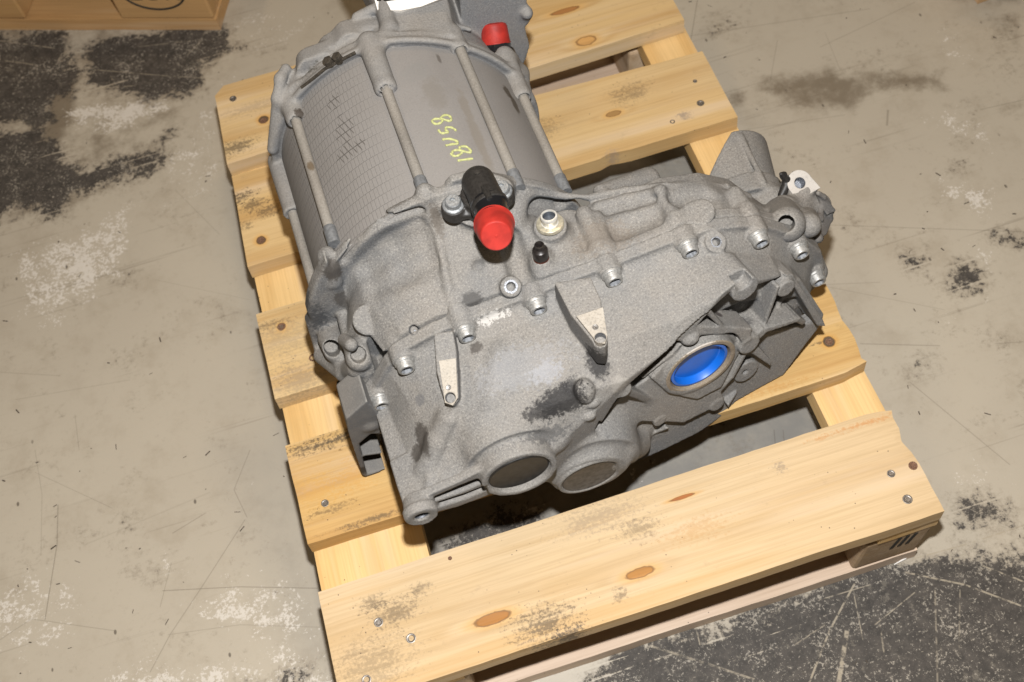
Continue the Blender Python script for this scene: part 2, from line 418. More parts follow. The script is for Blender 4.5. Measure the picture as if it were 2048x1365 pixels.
# ================================================================ floor
def floor_material():
    M = Mat('worn_floor_paint', .5, 0., .4); P = M.coord()
    big = M.noise(P, 2.2, 4, .6); mid = M.noise(P, 14, 6, .7); fine = M.noise(P, 75, 5, .7); gr = M.noise(P, 420, 3, .6)
    c = M.mix(M.step(big, .3, .7), (.425, .382, .307), (.39, .348, .28))
    c = M.mix(M.step(mid, .47, .72, 0., .38), c, (.27, .225, .165)); c = M.mix(M.step(fine, .56, .74, 0., .22), c, (.25, .21, .16))
    c = M.mix(M.step(gr, .62, .75, 0., .18), c, (.2, .17, .13))
    # long faint scuffs in two directions
    for k, (rot, sc, st) in enumerate(((R(14), (1.5, 90, 1), .30), (R(-38), (2.2, 120, 1), .28), (R(71), (1.8, 110, 1), .22))):
        q = M.map(P, sc, (0, 0, rot), (k * 3.1, k * 1.7, 0))
        s_ = M.noise(q, 1., 3, .6)
        c = M.mix(M.math('MULTIPLY', M.step(s_, .63, .70, 0., st), M.step(M.noise(P, 5 + k, 2), .45, .6)), c, (.12, .095, .07))
    # brown dirt, and the soft shade painted in front of the corner pallet
    g = M.math('ADD', M.attr('grime_shade'), M.math('MULTIPLY', M.math('SUBTRACT', M.noise(P, 22, 7, .72), .5), 1.3))
    c = M.mix(M.step(g, .35, .85, 0., .8), c, (.135, .105, .07))
    c = M.mix(M.math('MULTIPLY', M.attr('dust'), M.step(mid, .25, .6, .6, 1.)), c, (.185, .182, .172))
    # white filler showing where the paint is worn
    wn = M.math('ADD', M.math('MULTIPLY', M.noise(P, 36, 4, .7), .62), M.math('MULTIPLY', M.noise(P, 230, 4, .75), .68))
    w = M.math('ADD', M.attr('white'), M.math('MULTIPLY', M.math('SUBTRACT', wn, .65), 3.2))
    c = M.mix(M.step(w, .76, .96, 0., .8), c, (.60, .565, .51))
    # bare dark concrete with ragged edges
    dn = M.math('ADD', M.math('MULTIPLY', M.noise(P, 12, 6, .72), .8), M.math('MULTIPLY', M.noise(P, 120, 5, .75), .55))
    scr = M.noise(M.map(P, (3, 120, 1), (0, 0, R(-62))), 1., 3, .6)
    scr2 = M.noise(M.map(P, (3, 100, 1), (0, 0, R(18)), (5, 2, 0)), 1., 3, .6)
    dn = M.math('SUBTRACT', dn, M.math('MULTIPLY', M.step(scr, .62, .72), .12)); dn = M.math('SUBTRACT', dn, M.math('MULTIPLY', M.step(scr2, .63, .72), .12))
    d = M.math('ADD', M.attr('dark'), M.math('MULTIPLY', M.math('SUBTRACT', dn, .66), 2.6))
    dk = M.step(d, .44, .66, 0., .95)
    c = M.mix(M.step(d, .16, .55, 0., .42), c, (.16, .13, .095))
    dc = M.mix(M.step(fine, .35, .7), (.026, .023, .021), (.062, .054, .047))
    dc = M.mix(M.step(gr, .60, .72, 0., .5), dc, (.22, .2, .18))
    c = M.mix(dk, c, dc)
    # coarse pale chips scattered on the dark ground
    ch = M.math('MULTIPLY', M.step(M.math('ADD', M.noise(M.map(P, (1, .7, 1), (0, 0, R(-20))), 95, 6, .8), M.math('MULTIPLY', M.noise(P, 14, 4, .7), .45)), .80, .87), 1.)
    ch2 = M.step(M.math('ADD', M.noise(P, 260, 4, .8), M.math('MULTIPLY', M.noise(P, 26, 5, .75), .55)), .84, .91)
    c = M.mix(M.math('MULTIPLY', M.math('MULTIPLY', ch, dk), .38), c, (.22, .195, .155)); c = M.mix(M.math('MULTIPLY', M.math('MULTIPLY', ch2, dk), .8), c, (.36, .325, .27))
    # small dark flecks everywhere
    fl = M.step(M.voro(M.map(P, (1, .55, 1), (0, 0, .6)), 38), .075, .045)
    c = M.mix(M.math('MULTIPLY', fl, M.step(M.noise(P, 9, 2), .5, .56, 0., .75)), c, (.06, .05, .04))
    # scratches
    for pts, wd, st in SCRATCHES:
        for a, b in zip(pts[:-1], pts[1:]):
            ab = (b[0] - a[0], b[1] - a[1]); L = math.hypot(*ab); ux, uy = ab[0] / L, ab[1] / L
            q = M.vmath('SUBTRACT', P, (a[0], a[1], 0))
            al = M.vmath('DOT_PRODUCT', q, (ux, uy, 0)); ac = M.math('ABSOLUTE', M.vmath('DOT_PRODUCT', q, (-uy, ux, 0)))
            k_ = M.math('MULTIPLY', M.step(ac, wd * 1.3, wd * .5), M.math('MULTIPLY', M.step(al, -.001, .001), M.step(al, L + .001, L - .001)))
            c = M.mix(M.math('MULTIPLY', k_, st * .55), c, (.10, .085, .065))
    for pts, wd, st in PALE_SCRATCHES:
        for a, b in zip(pts[:-1], pts[1:]):
            ab = (b[0] - a[0], b[1] - a[1]); L = math.hypot(*ab); ux, uy = ab[0] / L, ab[1] / L
            q = M.vmath('SUBTRACT', P, (a[0], a[1], 0))
            al = M.vmath('DOT_PRODUCT', q, (ux, uy, 0)); ac = M.math('ABSOLUTE', M.vmath('DOT_PRODUCT', q, (-uy, ux, 0)))
            k_ = M.math('MULTIPLY', M.step(ac, wd * .9, wd * .35), M.math('MULTIPLY', M.step(al, -.001, .001), M.step(al, L + .001, L - .001)))
            k_ = M.math('MULTIPLY', k_, M.step(M.noise(P, 110, 3, .7), .38, .56))
            c = M.mix(M.math('MULTIPLY', k_, st), c, (.33, .285, .215))
    M.set('Base Color', c)
    M.set('Roughness', M.step(dk, 0., 1., .42, .7))
    b = M.bump(gr, .15, .0006); b = M.bump(M.math('SUBTRACT', 1., dk), .35, .0008, b)
    M.set('Normal', b)
    return M.m

SCRATCHES = [
    ([(-0.3009, -0.1542), (-0.3064, -0.2038), (-0.3274, -0.2885)], .0007, .8), ([(-0.1937, -0.2975), (-0.1079, -0.3208), (-0.0237, -0.3501)], .0006, .8),
    ([(-0.2191, -0.3835), (-0.1922, -0.3496), (-0.1522, -0.3098), (-0.0890, -0.2444)], .0007, .6), ([(-0.0681, -0.1593), (-0.0952, -0.2035), (-0.0862, -0.2421)], .0006, .6),
    ([(-0.3224, -0.0727), (-0.3186, -0.1350), (-0.3258, -0.2100)], .0005, .45), ([(-0.3246, -0.1028), (-0.2380, -0.1798)], .0005, .45), ([(-0.1732, -0.2335), (-0.1316, -0.2212)], .0007, .6),
    ([(-0.2744, -0.2144), (-0.1231, -0.1974)], .0010, .22), ([(-0.3440, -0.2819), (-0.2515, -0.3259)], .0006, .5), ([(-0.3790, -0.2952), (-0.3441, -0.2831)], .0007, .5),
    ([(-0.1944, -0.3489), (-0.1151, -0.3630), (-0.0304, -0.3933)], .0006, .4), ([(-0.1989, -0.3154), (-0.1792, -0.2677)], .0006, .5),
    ([(0.6868, 0.3297), (0.6482, 0.2573)], .0008, .7), ([(0.5100, -0.3691), (0.5220, -0.3340)], .0007, .8), ([(0.5200, -0.3725), (0.5316, -0.3373)], .0007, .6),
    ([(0.6903, -0.0923), (0.9143, -0.1857)], .0007, .5), ([(0.6516, 0.2682), (0.9044, 0.2234)], .0008, .45), ([(0.8103, 0.1823), (0.9671, 0.2118)], .0007, .45),
    ([(0.6607, -0.2636), (0.7461, -0.2965)], .0008, .6), ([(0.8062, -0.3149), (0.8383, -0.3234)], .0007, .5), ([(0.6923, -0.3287), (0.7481, -0.4563)], .0007, .55),
    ([(0.6508, -0.1727), (0.7197, -0.1937)], .0007, .4), ([(0.6606, -0.1800), (0.7740, -0.2544)], .0006, .35), ([(0.7218, 0.1483), (0.7619, 0.2165)], .0006, .5),
    ([(0.8282, 0.2054), (0.8183, 0.1349)], .0006, .4), ([(0.6586, 0.0835), (0.7912, 0.0603)], .0009, .35), ([(0.9571, 0.0059), (1.0174, 0.0010)], .0008, .5),
    ([(0.8470, 0.0481), (0.8339, 0.0240)], .0014, .7), ([(-0.2698, -0.0413), (-0.2695, -0.0907)], .0005, .5), ([(-0.3418, 0.0053), (-0.1973, -0.0155)], .0006, .35),
    ([(-0.3580, 0.0518), (-0.2832, 0.0204)], .0006, .4), ([(-0.1010, 0.2604), (-0.0530, 0.1635)], .0006, .4), ([(-0.1473, 0.1224), (-0.0318, 0.0487)], .0005, .3),
]
PALE_SCRATCHES = [([(0.5311, -0.5264), (0.4865, -0.5632), (0.4407, -0.6100)], .0016, .85), ([(0.5026, -0.5695), (0.4698, -0.6193)], .0035, .9), ([(0.5256, -0.5370), (0.5141, -0.5830)], .0010, .7),
    ([(0.3029, -0.5216), (0.3552, -0.5589), (0.4057, -0.5963)], .0020, .6), ([(0.5864, -0.5313), (0.6388, -0.5627), (0.6851, -0.6029)], .0016, .8), ([(0.5974, -0.5205), (0.6593, -0.5235), (0.7291, -0.5231)], .0013, .8),
    ([(0.3556, -0.5154), (0.3529, -0.5366)], .0012, .7), ([(0.4461, -0.5665), (0.4838, -0.5569)], .0011, .7), ([(0.5325, -0.5726), (0.5865, -0.5541)], .0010, .7), ([(0.6072, -0.5580), (0.5660, -0.6447)], .0014, .5),
    ([(0.6315, -0.5660), (0.6013, -0.6219)], .0012, .5), ([(0.5373, -0.5742), (0.5264, -0.6084)], .0014, .6), ([(0.6636, -0.5481), (0.6981, -0.5793)], .0014, .8), ([(0.4899, -0.5310), (0.5460, -0.5323)], .0010, .7), ([(-0.3224, 0.6426), (-0.2407, 0.5940)], .0016, .7), ([(-0.3174, 0.5971), (-0.2733, 0.5713)], .0016, .6), ([(-0.0521, 0.5006), (-0.0260, 0.5223)], .0012, .6),
    ([(-0.2189, 0.4979), (-0.1316, 0.4723)], .0014, .6), ([(-0.1858, 0.5266), (-0.0860, 0.4752), (-0.0157, 0.4417)], .0012, .6), ([(-0.1221, 0.5495), (-0.0252, 0.5274)], .0014, .5)]
DARK = [([(-0.3519, 0.6720), (-0.2300, 0.6281), (-0.2276, 0.5856), (-0.2161, 0.5279), (-0.2271, 0.4908), (-0.2497, 0.4893), (-0.2526, 0.4552), (-0.2903, 0.4448), (-0.3617, 0.4819)], .0),
        ([(-0.1882, 0.5787), (-0.1333, 0.5854), (0.0067, 0.5342), (0.0220, 0.4874), (-0.0193, 0.4668), (-0.0394, 0.4335), (-0.0840, 0.4355), (-0.1213, 0.4348), (-0.1952, 0.5093)], .0),
        ([(-0.3617, 0.4819), (-0.2752, 0.4489), (-0.2438, 0.3883), (-0.2115, 0.3477), (-0.1256, 0.3437), (-0.0876, 0.3822), (-0.0792, 0.3644), (-0.1073, 0.3179), (-0.1810, 0.2993), (-0.2382, 0.2933), (-0.2617, 0.2662), (-0.3285, 0.3087), (-0.3711, 0.2976)], -.006),
        ([(0.2221, -0.5641), (0.2831, -0.5304), (0.3685, -0.5251), (0.4502, -0.5181), (0.5308, -0.5160), (0.5863, -0.5198), (0.6394, -0.5286), (0.6831, -0.5545), (0.7315, -0.5705), (0.6573, -0.7018)], .006),
        ([(0.6174, -0.4919), (0.6638, -0.4465), (0.7076, -0.4425), (0.7524, -0.4918), (0.7230, -0.5446), (0.6394, -0.5286)], -.036),
        ([(0.1053, -0.3523), (0.1343, -0.3313), (0.1876, -0.3304), (0.2449, -0.3370), (0.2325, -0.3578), (0.1549, -0.3626), (0.1078, -0.3652)], -.004),
        ([(0.3349, -0.3355), (0.3796, -0.3118), (0.3947, -0.3364), (0.3376, -0.3618)], -.02),
        ([(0.8848, -0.0381), (0.9334, -0.0651), (0.9067, -0.0894), (0.8623, -0.0685)], -.036), ([(0.8113, -0.2137), (0.8277, -0.2074), (0.8382, -0.2211), (0.8266, -0.2344), (0.8135, -0.2282)], -.001),
        ([(0.7665, -0.1759), (0.7806, -0.1794), (0.7749, -0.1882), (0.7644, -0.1829)], .0), ([(0.6479, -0.3304), (0.6870, -0.3641), (0.6734, -0.3793), (0.6381, -0.3639)], -.034),
        ([(0.8798, -0.1779), (0.9060, -0.2032), (0.9013, -0.2093), (0.8856, -0.1918)], -.012), ([(-0.1444, -0.4046), (-0.1028, -0.4206), (-0.0794, -0.4143), (-0.0301, -0.4189), (-0.0409, -0.4703), (-0.1495, -0.4358)], -.026),
        ([(0.2021, 0.5023), (0.2175, 0.5017), (0.2119, 0.4766)], -.03)]
WHITE = [([(-0.3273, 0.2209), (-0.2982, 0.2446), (-0.2439, 0.2334), (-0.2070, 0.2549), (-0.1436, 0.2582), (-0.1774, 0.2091), (-0.1795, 0.1340), (-0.2264, 0.1345), (-0.2766, 0.0963), (-0.3268, 0.1300)], .85),
         ([(-0.2374, 0.4593), (-0.1997, 0.4650), (-0.0917, 0.4335), (-0.0844, 0.4056), (-0.1558, 0.3936), (-0.2258, 0.4251)], 1.0),
         ([(-0.1290, 0.3167), (-0.0792, 0.3644), (-0.0261, 0.4233), (0.0242, 0.4550), (0.0649, 0.5133), (0.0975, 0.5222), (0.0880, 0.4720), (-0.0035, 0.4246), (-0.0309, 0.3460), (-0.0273, 0.2785), (-0.0569, 0.2261), (-0.1124, 0.2289)], .62),
         ([(-0.3865, -0.2272), (-0.3397, -0.2241), (-0.2898, -0.2528), (-0.2837, -0.3085), (-0.3137, -0.3277), (-0.3917, -0.3198)], .72), ([(-0.2081, -0.2520), (-0.1732, -0.2542), (-0.1496, -0.2926), (-0.1896, -0.2886)], .62),
         ([(-0.1728, -0.3327), (-0.1404, -0.3077), (-0.0816, -0.3028), (-0.0499, -0.3193), (-0.0284, -0.3562), (-0.0353, -0.4172), (-0.0764, -0.3984), (-0.1330, -0.3688)], .72),
         ([(-0.2758, -0.3957), (-0.2503, -0.3651), (-0.2060, -0.3680), (-0.1542, -0.3959), (-0.0774, -0.4037), (-0.0155, -0.4292), (-0.0153, -0.4784)], .78),
         ([(-0.0873, -0.1996), (-0.0382, -0.1963), (-0.0283, -0.2390), (-0.0576, -0.2357)], .42),
         ([(0.9655, 0.1561), (0.9934, 0.1450), (0.9874, 0.0978), (0.9474, 0.0560), (0.9394, 0.0973)], .72), ([(0.8975, 0.0288), (0.9294, 0.0211), (0.9599, -0.0223), (0.9470, -0.0528), (0.9139, -0.0359), (0.8881, -0.0039)], .8),
         ([(0.8510, -0.0771), (0.8894, -0.0829), (0.9126, -0.1168), (0.9055, -0.1552), (0.8773, -0.1448), (0.8425, -0.1074)], .85), ([(0.8462, -0.1656), (0.8838, -0.1951), (0.8539, -0.2382), (0.8333, -0.2155)], .62),
         ([(0.7686, -0.2524), (0.7827, -0.2501), (0.7570, -0.3061), (0.7463, -0.3023)], .7), ([(0.8002, -0.2783), (0.8077, -0.2882), (0.7986, -0.2994), (0.7879, -0.2956)], .6), ([(0.8144, -0.2390), (0.8383, -0.2551), (0.8262, -0.2656)], .5),
         ([(0.1053, -0.3523), (0.1520, -0.3310), (0.2288, -0.3316), (0.2449, -0.3370), (0.2201, -0.3598), (0.1267, -0.3594)], .9), ([(0.3403, -0.3373), (0.3839, -0.3165), (0.3893, -0.3346), (0.3522, -0.3541)], .7),
         ([(0.6641, -0.4341), (0.7263, -0.4298), (0.7593, -0.4663), (0.7464, -0.4898), (0.6709, -0.4674)], .5), ([(0.2449, -0.5609), (0.2764, -0.5337), (0.3567, -0.5268), (0.3338, -0.5574), (0.3035, -0.5795)], .6),
         ([(-0.0002, 0.5392), (0.0431, 0.5660), (0.1468, 0.5356), (0.1508, 0.4793), (0.0843, 0.4524), (0.0242, 0.4550)], .55)]
GRIME_SHADE = [([(-0.3659, 0.7068), (0.0087, 0.5466), (0.0204, 0.4775), (-0.0431, 0.4097), (-0.1073, 0.3179), (-0.2339, 0.2648), (-0.3857, 0.2853)], .5), ([(0.6852, 0.1481), (0.7432, 0.1642), (0.8307, 0.1300), (0.8844, 0.1043), (0.9536, 0.0821), (0.9313, 0.0528), (0.8627, 0.0747), (0.7991, 0.0619), (0.7336, 0.0917)], .75),
         ([(0.6570, 0.0796), (0.7555, 0.0603), (0.7208, 0.0462), (0.6566, 0.0616)], .6), ([(0.9014, 0.0365), (1.0216, 0.0086), (1.0070, -0.0178), (0.9195, 0.0158)], .6),
         ([(-0.2617, 0.5248), (-0.2097, 0.5150), (-0.2244, 0.4394), (-0.2586, 0.3844), (-0.2775, 0.4204)], .9), ([(0.7064, -0.2078), (0.7507, -0.2237), (0.7327, -0.2470), (0.7012, -0.2321)], .45),
         ([(0.8638, 0.3014), (1.1323, 0.1925), (1.1040, 0.1415), (0.8435, 0.2562)], .5), ([(1.0359, 0.1687), (1.1040, 0.1415), (1.0545, 0.0523), (1.0252, 0.0928)], .5),  # second patch paints the soft shade in front of the corner pallet
         ([(0.6605, 0.1500), (0.6835, 0.1439), (0.6736, 0.1288), (0.6580, 0.1348)], .9), ([(0.6862, -0.0326), (0.7602, -0.0516), (0.7351, -0.0759), (0.6852, -0.0658)], .35)]

DUSTY = [([(-.01, -.46), (.61, -.46), (.61, .25), (-.01, .25)], .85), ([(-0.1030, -0.1474), (-0.0310, -0.1582), (-0.0178, -0.4395), (-0.0594, -0.4262)], .25)]
def build_floor():
    def axis(lo, hi, st, far):
        a = np.arange(lo, hi + 1e-9, st); o = np.array([.03, .1, .25, .6, 1.3, far])
        return np.concatenate([(lo - o)[::-1], a, hi + o])
    xs = axis(-.62, 1.35, .004, 4.); ys = axis(-.78, .95, .004, 4.)
    X, Y = np.meshgrid(xs, ys, indexing='ij'); nx, ny = X.shape
    V = np.stack([X, Y, np.zeros_like(X)], -1).reshape(-1, 3).astype(np.float32)
    i = np.arange(nx * ny).reshape(nx, ny)
    Q = np.stack([i[:-1, :-1], i[1:, :-1], i[1:, 1:], i[:-1, 1:]], -1).reshape(-1, 4).astype(np.int32)
    me = bpy.data.meshes.new('floor'); me.vertices.add(len(V)); me.vertices.foreach_set('co', V.ravel())
    me.loops.add(Q.size); me.loops.foreach_set('vertex_index', Q.ravel()); me.polygons.add(len(Q))
    me.polygons.foreach_set('loop_start', np.arange(0, Q.size, 4, dtype=np.int32)); me.update(calc_edges=True)
    def paint(name, polys, soft):
        A = np.zeros(nx * ny, np.float32)
        for P, v in polys:
            P = np.array(P)
            lo, hi = P.min(0) - .08, P.max(0) + .08
            k = (V[:, 0] > lo[0]) & (V[:, 0] < hi[0]) & (V[:, 1] > lo[1]) & (V[:, 1] < hi[1])
            d = poly2(P, V[k, 0], V[k, 1])
            if name == 'dark': a = np.clip(.5 - (d - v) / soft, 0, 1)
            else: a = np.clip(.6 - d / soft, 0, 1) * v
            A[k] = np.maximum(A[k], a)
        at_ = me.attributes.new(name, 'FLOAT', 'POINT'); at_.data.foreach_set('value', A)
    paint('dark', DARK, .06); paint('white', WHITE, .05); paint('grime_shade', GRIME_SHADE, .05); paint('dust', DUSTY, .06)
    o = link('floor', me, floor_material()); tag(o, kind='structure')
build_floor()

# ================================================================ wood
def wood(name, seed, tone, knots=(), stains=(), grain_axis=0, dirty=.3, flat=1.):
    """sawn pine; knots: (x, y, rx, ry, hue) and stains: (x, y, rx, ry, strength) in world metres; grain along axis 0 or 1"""
    M = Mat(name, .62, 0., .3); P = M.coord()
    q = P if grain_axis == 0 else M.map(P, (1, 1, 1), (0, 0, R(90)))
    q = M.vmath('ADD', q, (seed * 3.7, seed * 1.3, seed * .7))
    big = M.noise(M.map(q, (1.6, 9, 9)), 1., 3, .5)
    s = M.sep(q)
    w = M.math('ADD', M.math('MULTIPLY', s[1], 95.), M.math('MULTIPLY', big, 17.))
    w = M.math('ADD', w, M.math('MULTIPLY', s[2], 60.))
    for (kx, ky, rx, ry, hu) in knots:      # the rings swerve round knots
        d = M.vmath('LENGTH', M.vmath('DIVIDE', M.vmath('SUBTRACT', M.comb(M.sep(P)[0], M.sep(P)[1], 0.), (kx, ky, 0)), (rx * 4, ry * 2.6, 1)))
        w = M.math('ADD', w, M.math('MULTIPLY', M.step(d, 1., 0.), 5.))
    ring = M.math('SINE', w)
    ring = M.math('POWER', M.math('MULTIPLY', M.math('ADD', ring, 1.), .5), 2.2)
    fib = M.noise(M.map(q, (8, 420, 420)), 1., 3, .6); fib2 = M.noise(M.map(q, (3, 60, 60)), 1., 4, .6)
    bl = M.noise(q, 7, 3)
    c = M.mix(M.step(big, .25, .75), tone[0], tone[1])
    c = M.mix(M.math('MULTIPLY', ring, M.step(fib2, .3, .7, .25, .75)), c, tone[2])
    c = M.mix(M.step(fib, .35, .75, 0., .28), c, tuple(v * .62 for v in tone[2]))
    c = M.mix(M.step(bl, .5, .75, 0., .30), c, tone[3])
    sk = M.noise(M.map(q, (1.1, 26, 26), (0, 0, 0), (9, 4, 0)), 1., 4, .6)
    c = M.mix(M.step(sk, .50, .68, 0., .45), c, (.60, .475, .34)); c = M.mix(M.step(sk, .45, .30, 0., .45), c, (.44, .26, .085))
    for (kx, ky, rx, ry, hu) in knots:
        d = M.vmath('LENGTH', M.vmath('DIVIDE', M.vmath('SUBTRACT', M.comb(M.sep(P)[0], M.sep(P)[1], 0.), (kx, ky, 0)), (rx, ry, 1)))
        d = M.math('ADD', d, M.math('MULTIPLY', M.math('SUBTRACT', M.noise(P, 160, 4), .5), .5))
        c = M.mix(M.step(d, 2.2, .9, 0., .55), c, (.55, .29, .07))
        c = M.mix(M.step(d, 1.08, .86, 0., .9), c, M.mix(M.step(fib2, .35, .7), hu, tuple(v * .7 for v in hu)))
        c = M.mix(M.math('MULTIPLY', M.step(d, .8, 1., 0., 1.), M.step(d, 1.2, 1., 0., .6)), c, (.07, .025, .008))
    # pores, dust specks, scuffs
    sp = M.step(M.voro(P, 120), .10, .055)
    c = M.mix(M.math('MULTIPLY', sp, M.step(M.noise(P, 30, 3), .48, .6, 0., .8)), c, (.05, .035, .025))
    gq = M.noise(M.map(P, (1, 1, 1), (0, 0, R(35))), 26, 6, .75)
    c = M.mix(M.step(gq, .60, .78, 0., dirty), c, (.10, .08, .06))
    scuff = M.noise(M.map(q, (40, 220, 220)), 1., 4, .7)
    for st in stains:
        (sx, sy, rx, ry, k) = st[:5]; rot = st[5] if len(st) > 5 else 0.; co = st[6] if len(st) > 6 else (.045, .036, .028)
        v = M.vmath('SUBTRACT', M.comb(M.sep(P)[0], M.sep(P)[1], 0.), (sx, sy, 0))
        if rot: v = M.map(v, (1, 1, 1), (0, 0, -rot))
        d = M.vmath('LENGTH', M.vmath('DIVIDE', v, (rx, ry, 1)))
        n = M.math('ADD', M.math('MULTIPLY', M.noise(M.map(P, (1, 1, 1), (0, 0, .5)), 300, 4, .7), .6), M.math('MULTIPLY', scuff, .4))
        d = M.math('SUBTRACT', n, M.math('MULTIPLY', d, .17))
        c = M.mix(M.step(d, .33, .50, 0., k * .85), c, co)
    M.set('Base Color', c)
    b = M.bump(fib, .18, .0006); b = M.bump(fib2, .12, .0012, b)
    M.set('Normal', b)
    M.set('Roughness', M.step(fib, .3, .7, .52, .75))
    return M.m

PALE = ((.57, .415, .215), (.54, .37, .17), (.43, .26, .10), (.51, .38, .22))
YELL = ((.56, .38, .165), (.52, .325, .12), (.39, .21, .065), (.48, .29, .10))
PINK = ((.56, .425, .265), (.53, .385, .215), (.44, .295, .14), (.52, .40, .275))
DULL = ((.45, .33, .21), (.40, .28, .17), (.30, .20, .11), (.38, .28, .18))

def board(name, q, z0, z1, mat, parent, along=0, rough=.0008, seed=0, chips=(), chamfer=None):
    """a sawn board: q = 4 plan corners (back-left, back-right, front-right, front-left), slightly uneven edges"""
    r = np.random.default_rng(seed); q = [np.array(p, float) for p in q]
    nu, nv = (46, 10) if along == 0 else (12, 30)
    b = .0014
    us = np.linspace(0, 1, nu); vs = np.linspace(0, 1, nv)
    eb = [np.convolve(r.normal(0, 1, nu + 8), np.ones(5) / 5, 'same')[4:-4] * rough for _ in range(2)]
    ev = [np.convolve(r.normal(0, 1, nv + 8), np.ones(3) / 3, 'same')[4:-4] * rough * .8 for _ in range(2)]
    ring = []
    V = []; Fc = []
    idx = {}
    def pt(u, v): return (1 - u) * (1 - v) * q[0] + u * (1 - v) * q[1] + u * v * q[2] + (1 - u) * v * q[3]
    top = np.zeros((nu, nv), int); bot = np.zeros((nu, nv), int)
    ux = (q[1] - q[0]) / np.linalg.norm(q[1] - q[0]); vy = (q[3] - q[0]) / np.linalg.norm(q[3] - q[0])
    for lev, T in ((0, top), (1, bot)):
        for i in range(nu):
            for j in range(nv):
                p = pt(us[i], vs[j]).copy()
                e = min(i, nu - 1 - i) == 0 or min(j, nv - 1 - j) == 0
                if j == 0: p += vy * (eb[0][i] + (b * .7 if lev == 0 else 0))
                if j == nv - 1: p += vy * (eb[1][i] - (b * .7 if lev == 0 else 0))
                if i == 0: p += ux * (ev[0][j] + (b * .5 if lev == 0 else 0))
                if i == nu - 1: p += ux * (ev[1][j] - (b * .5 if lev == 0 else 0))
                for (cx, cy, rad, dep) in chips:
                    d = math.hypot(p[0] - cx, p[1] - cy)
                    if e and d < rad: p += (vy if j == 0 else -vy if j == nv - 1 else ux if i == 0 else -ux) * dep * (1 - d / rad)
                z = z1 - (b * .6 if e else 0) + r.normal(0, .00012) if lev == 0 else z0
                if chamfer and i == 0 and j == 0: p = p + ux * chamfer[0] + vy * chamfer[1] * 0
                if chamfer and i == 0 and 0 < j <= 2: p = p + 0
                T[i, j] = len(V); V.append((p[0], p[1], z))
    for i in range(nu - 1):
        for j in range(nv - 1):
            Fc.append((top[i, j], top[i, j + 1], top[i + 1, j + 1], top[i + 1, j])); Fc.append((bot[i, j], bot[i + 1, j], bot[i + 1, j + 1], bot[i, j + 1]))
    for i in range(nu - 1):
        Fc.append((top[i, 0], top[i + 1, 0], bot[i + 1, 0], bot[i, 0])); Fc.append((top[i + 1, -1], top[i, -1], bot[i, -1], bot[i + 1, -1]))
    for j in range(nv - 1):
        Fc.append((top[0, j + 1], top[0, j], bot[0, j], bot[0, j + 1])); Fc.append((top[-1, j], top[-1, j + 1], bot[-1, j + 1], bot[-1, j]))
    me = bpy.data.meshes.new(name); me.from_pydata(V, [], Fc); me.update()
    return link(name, me, mat, parent, 30)

DECK = .144
pallet = bpy.data.objects.new('wooden_pallet', None); COL.objects.link(pallet)
tag(pallet, 'pale pine half-size pallet on the worn floor, carrying the grey drive unit', 'pallet')

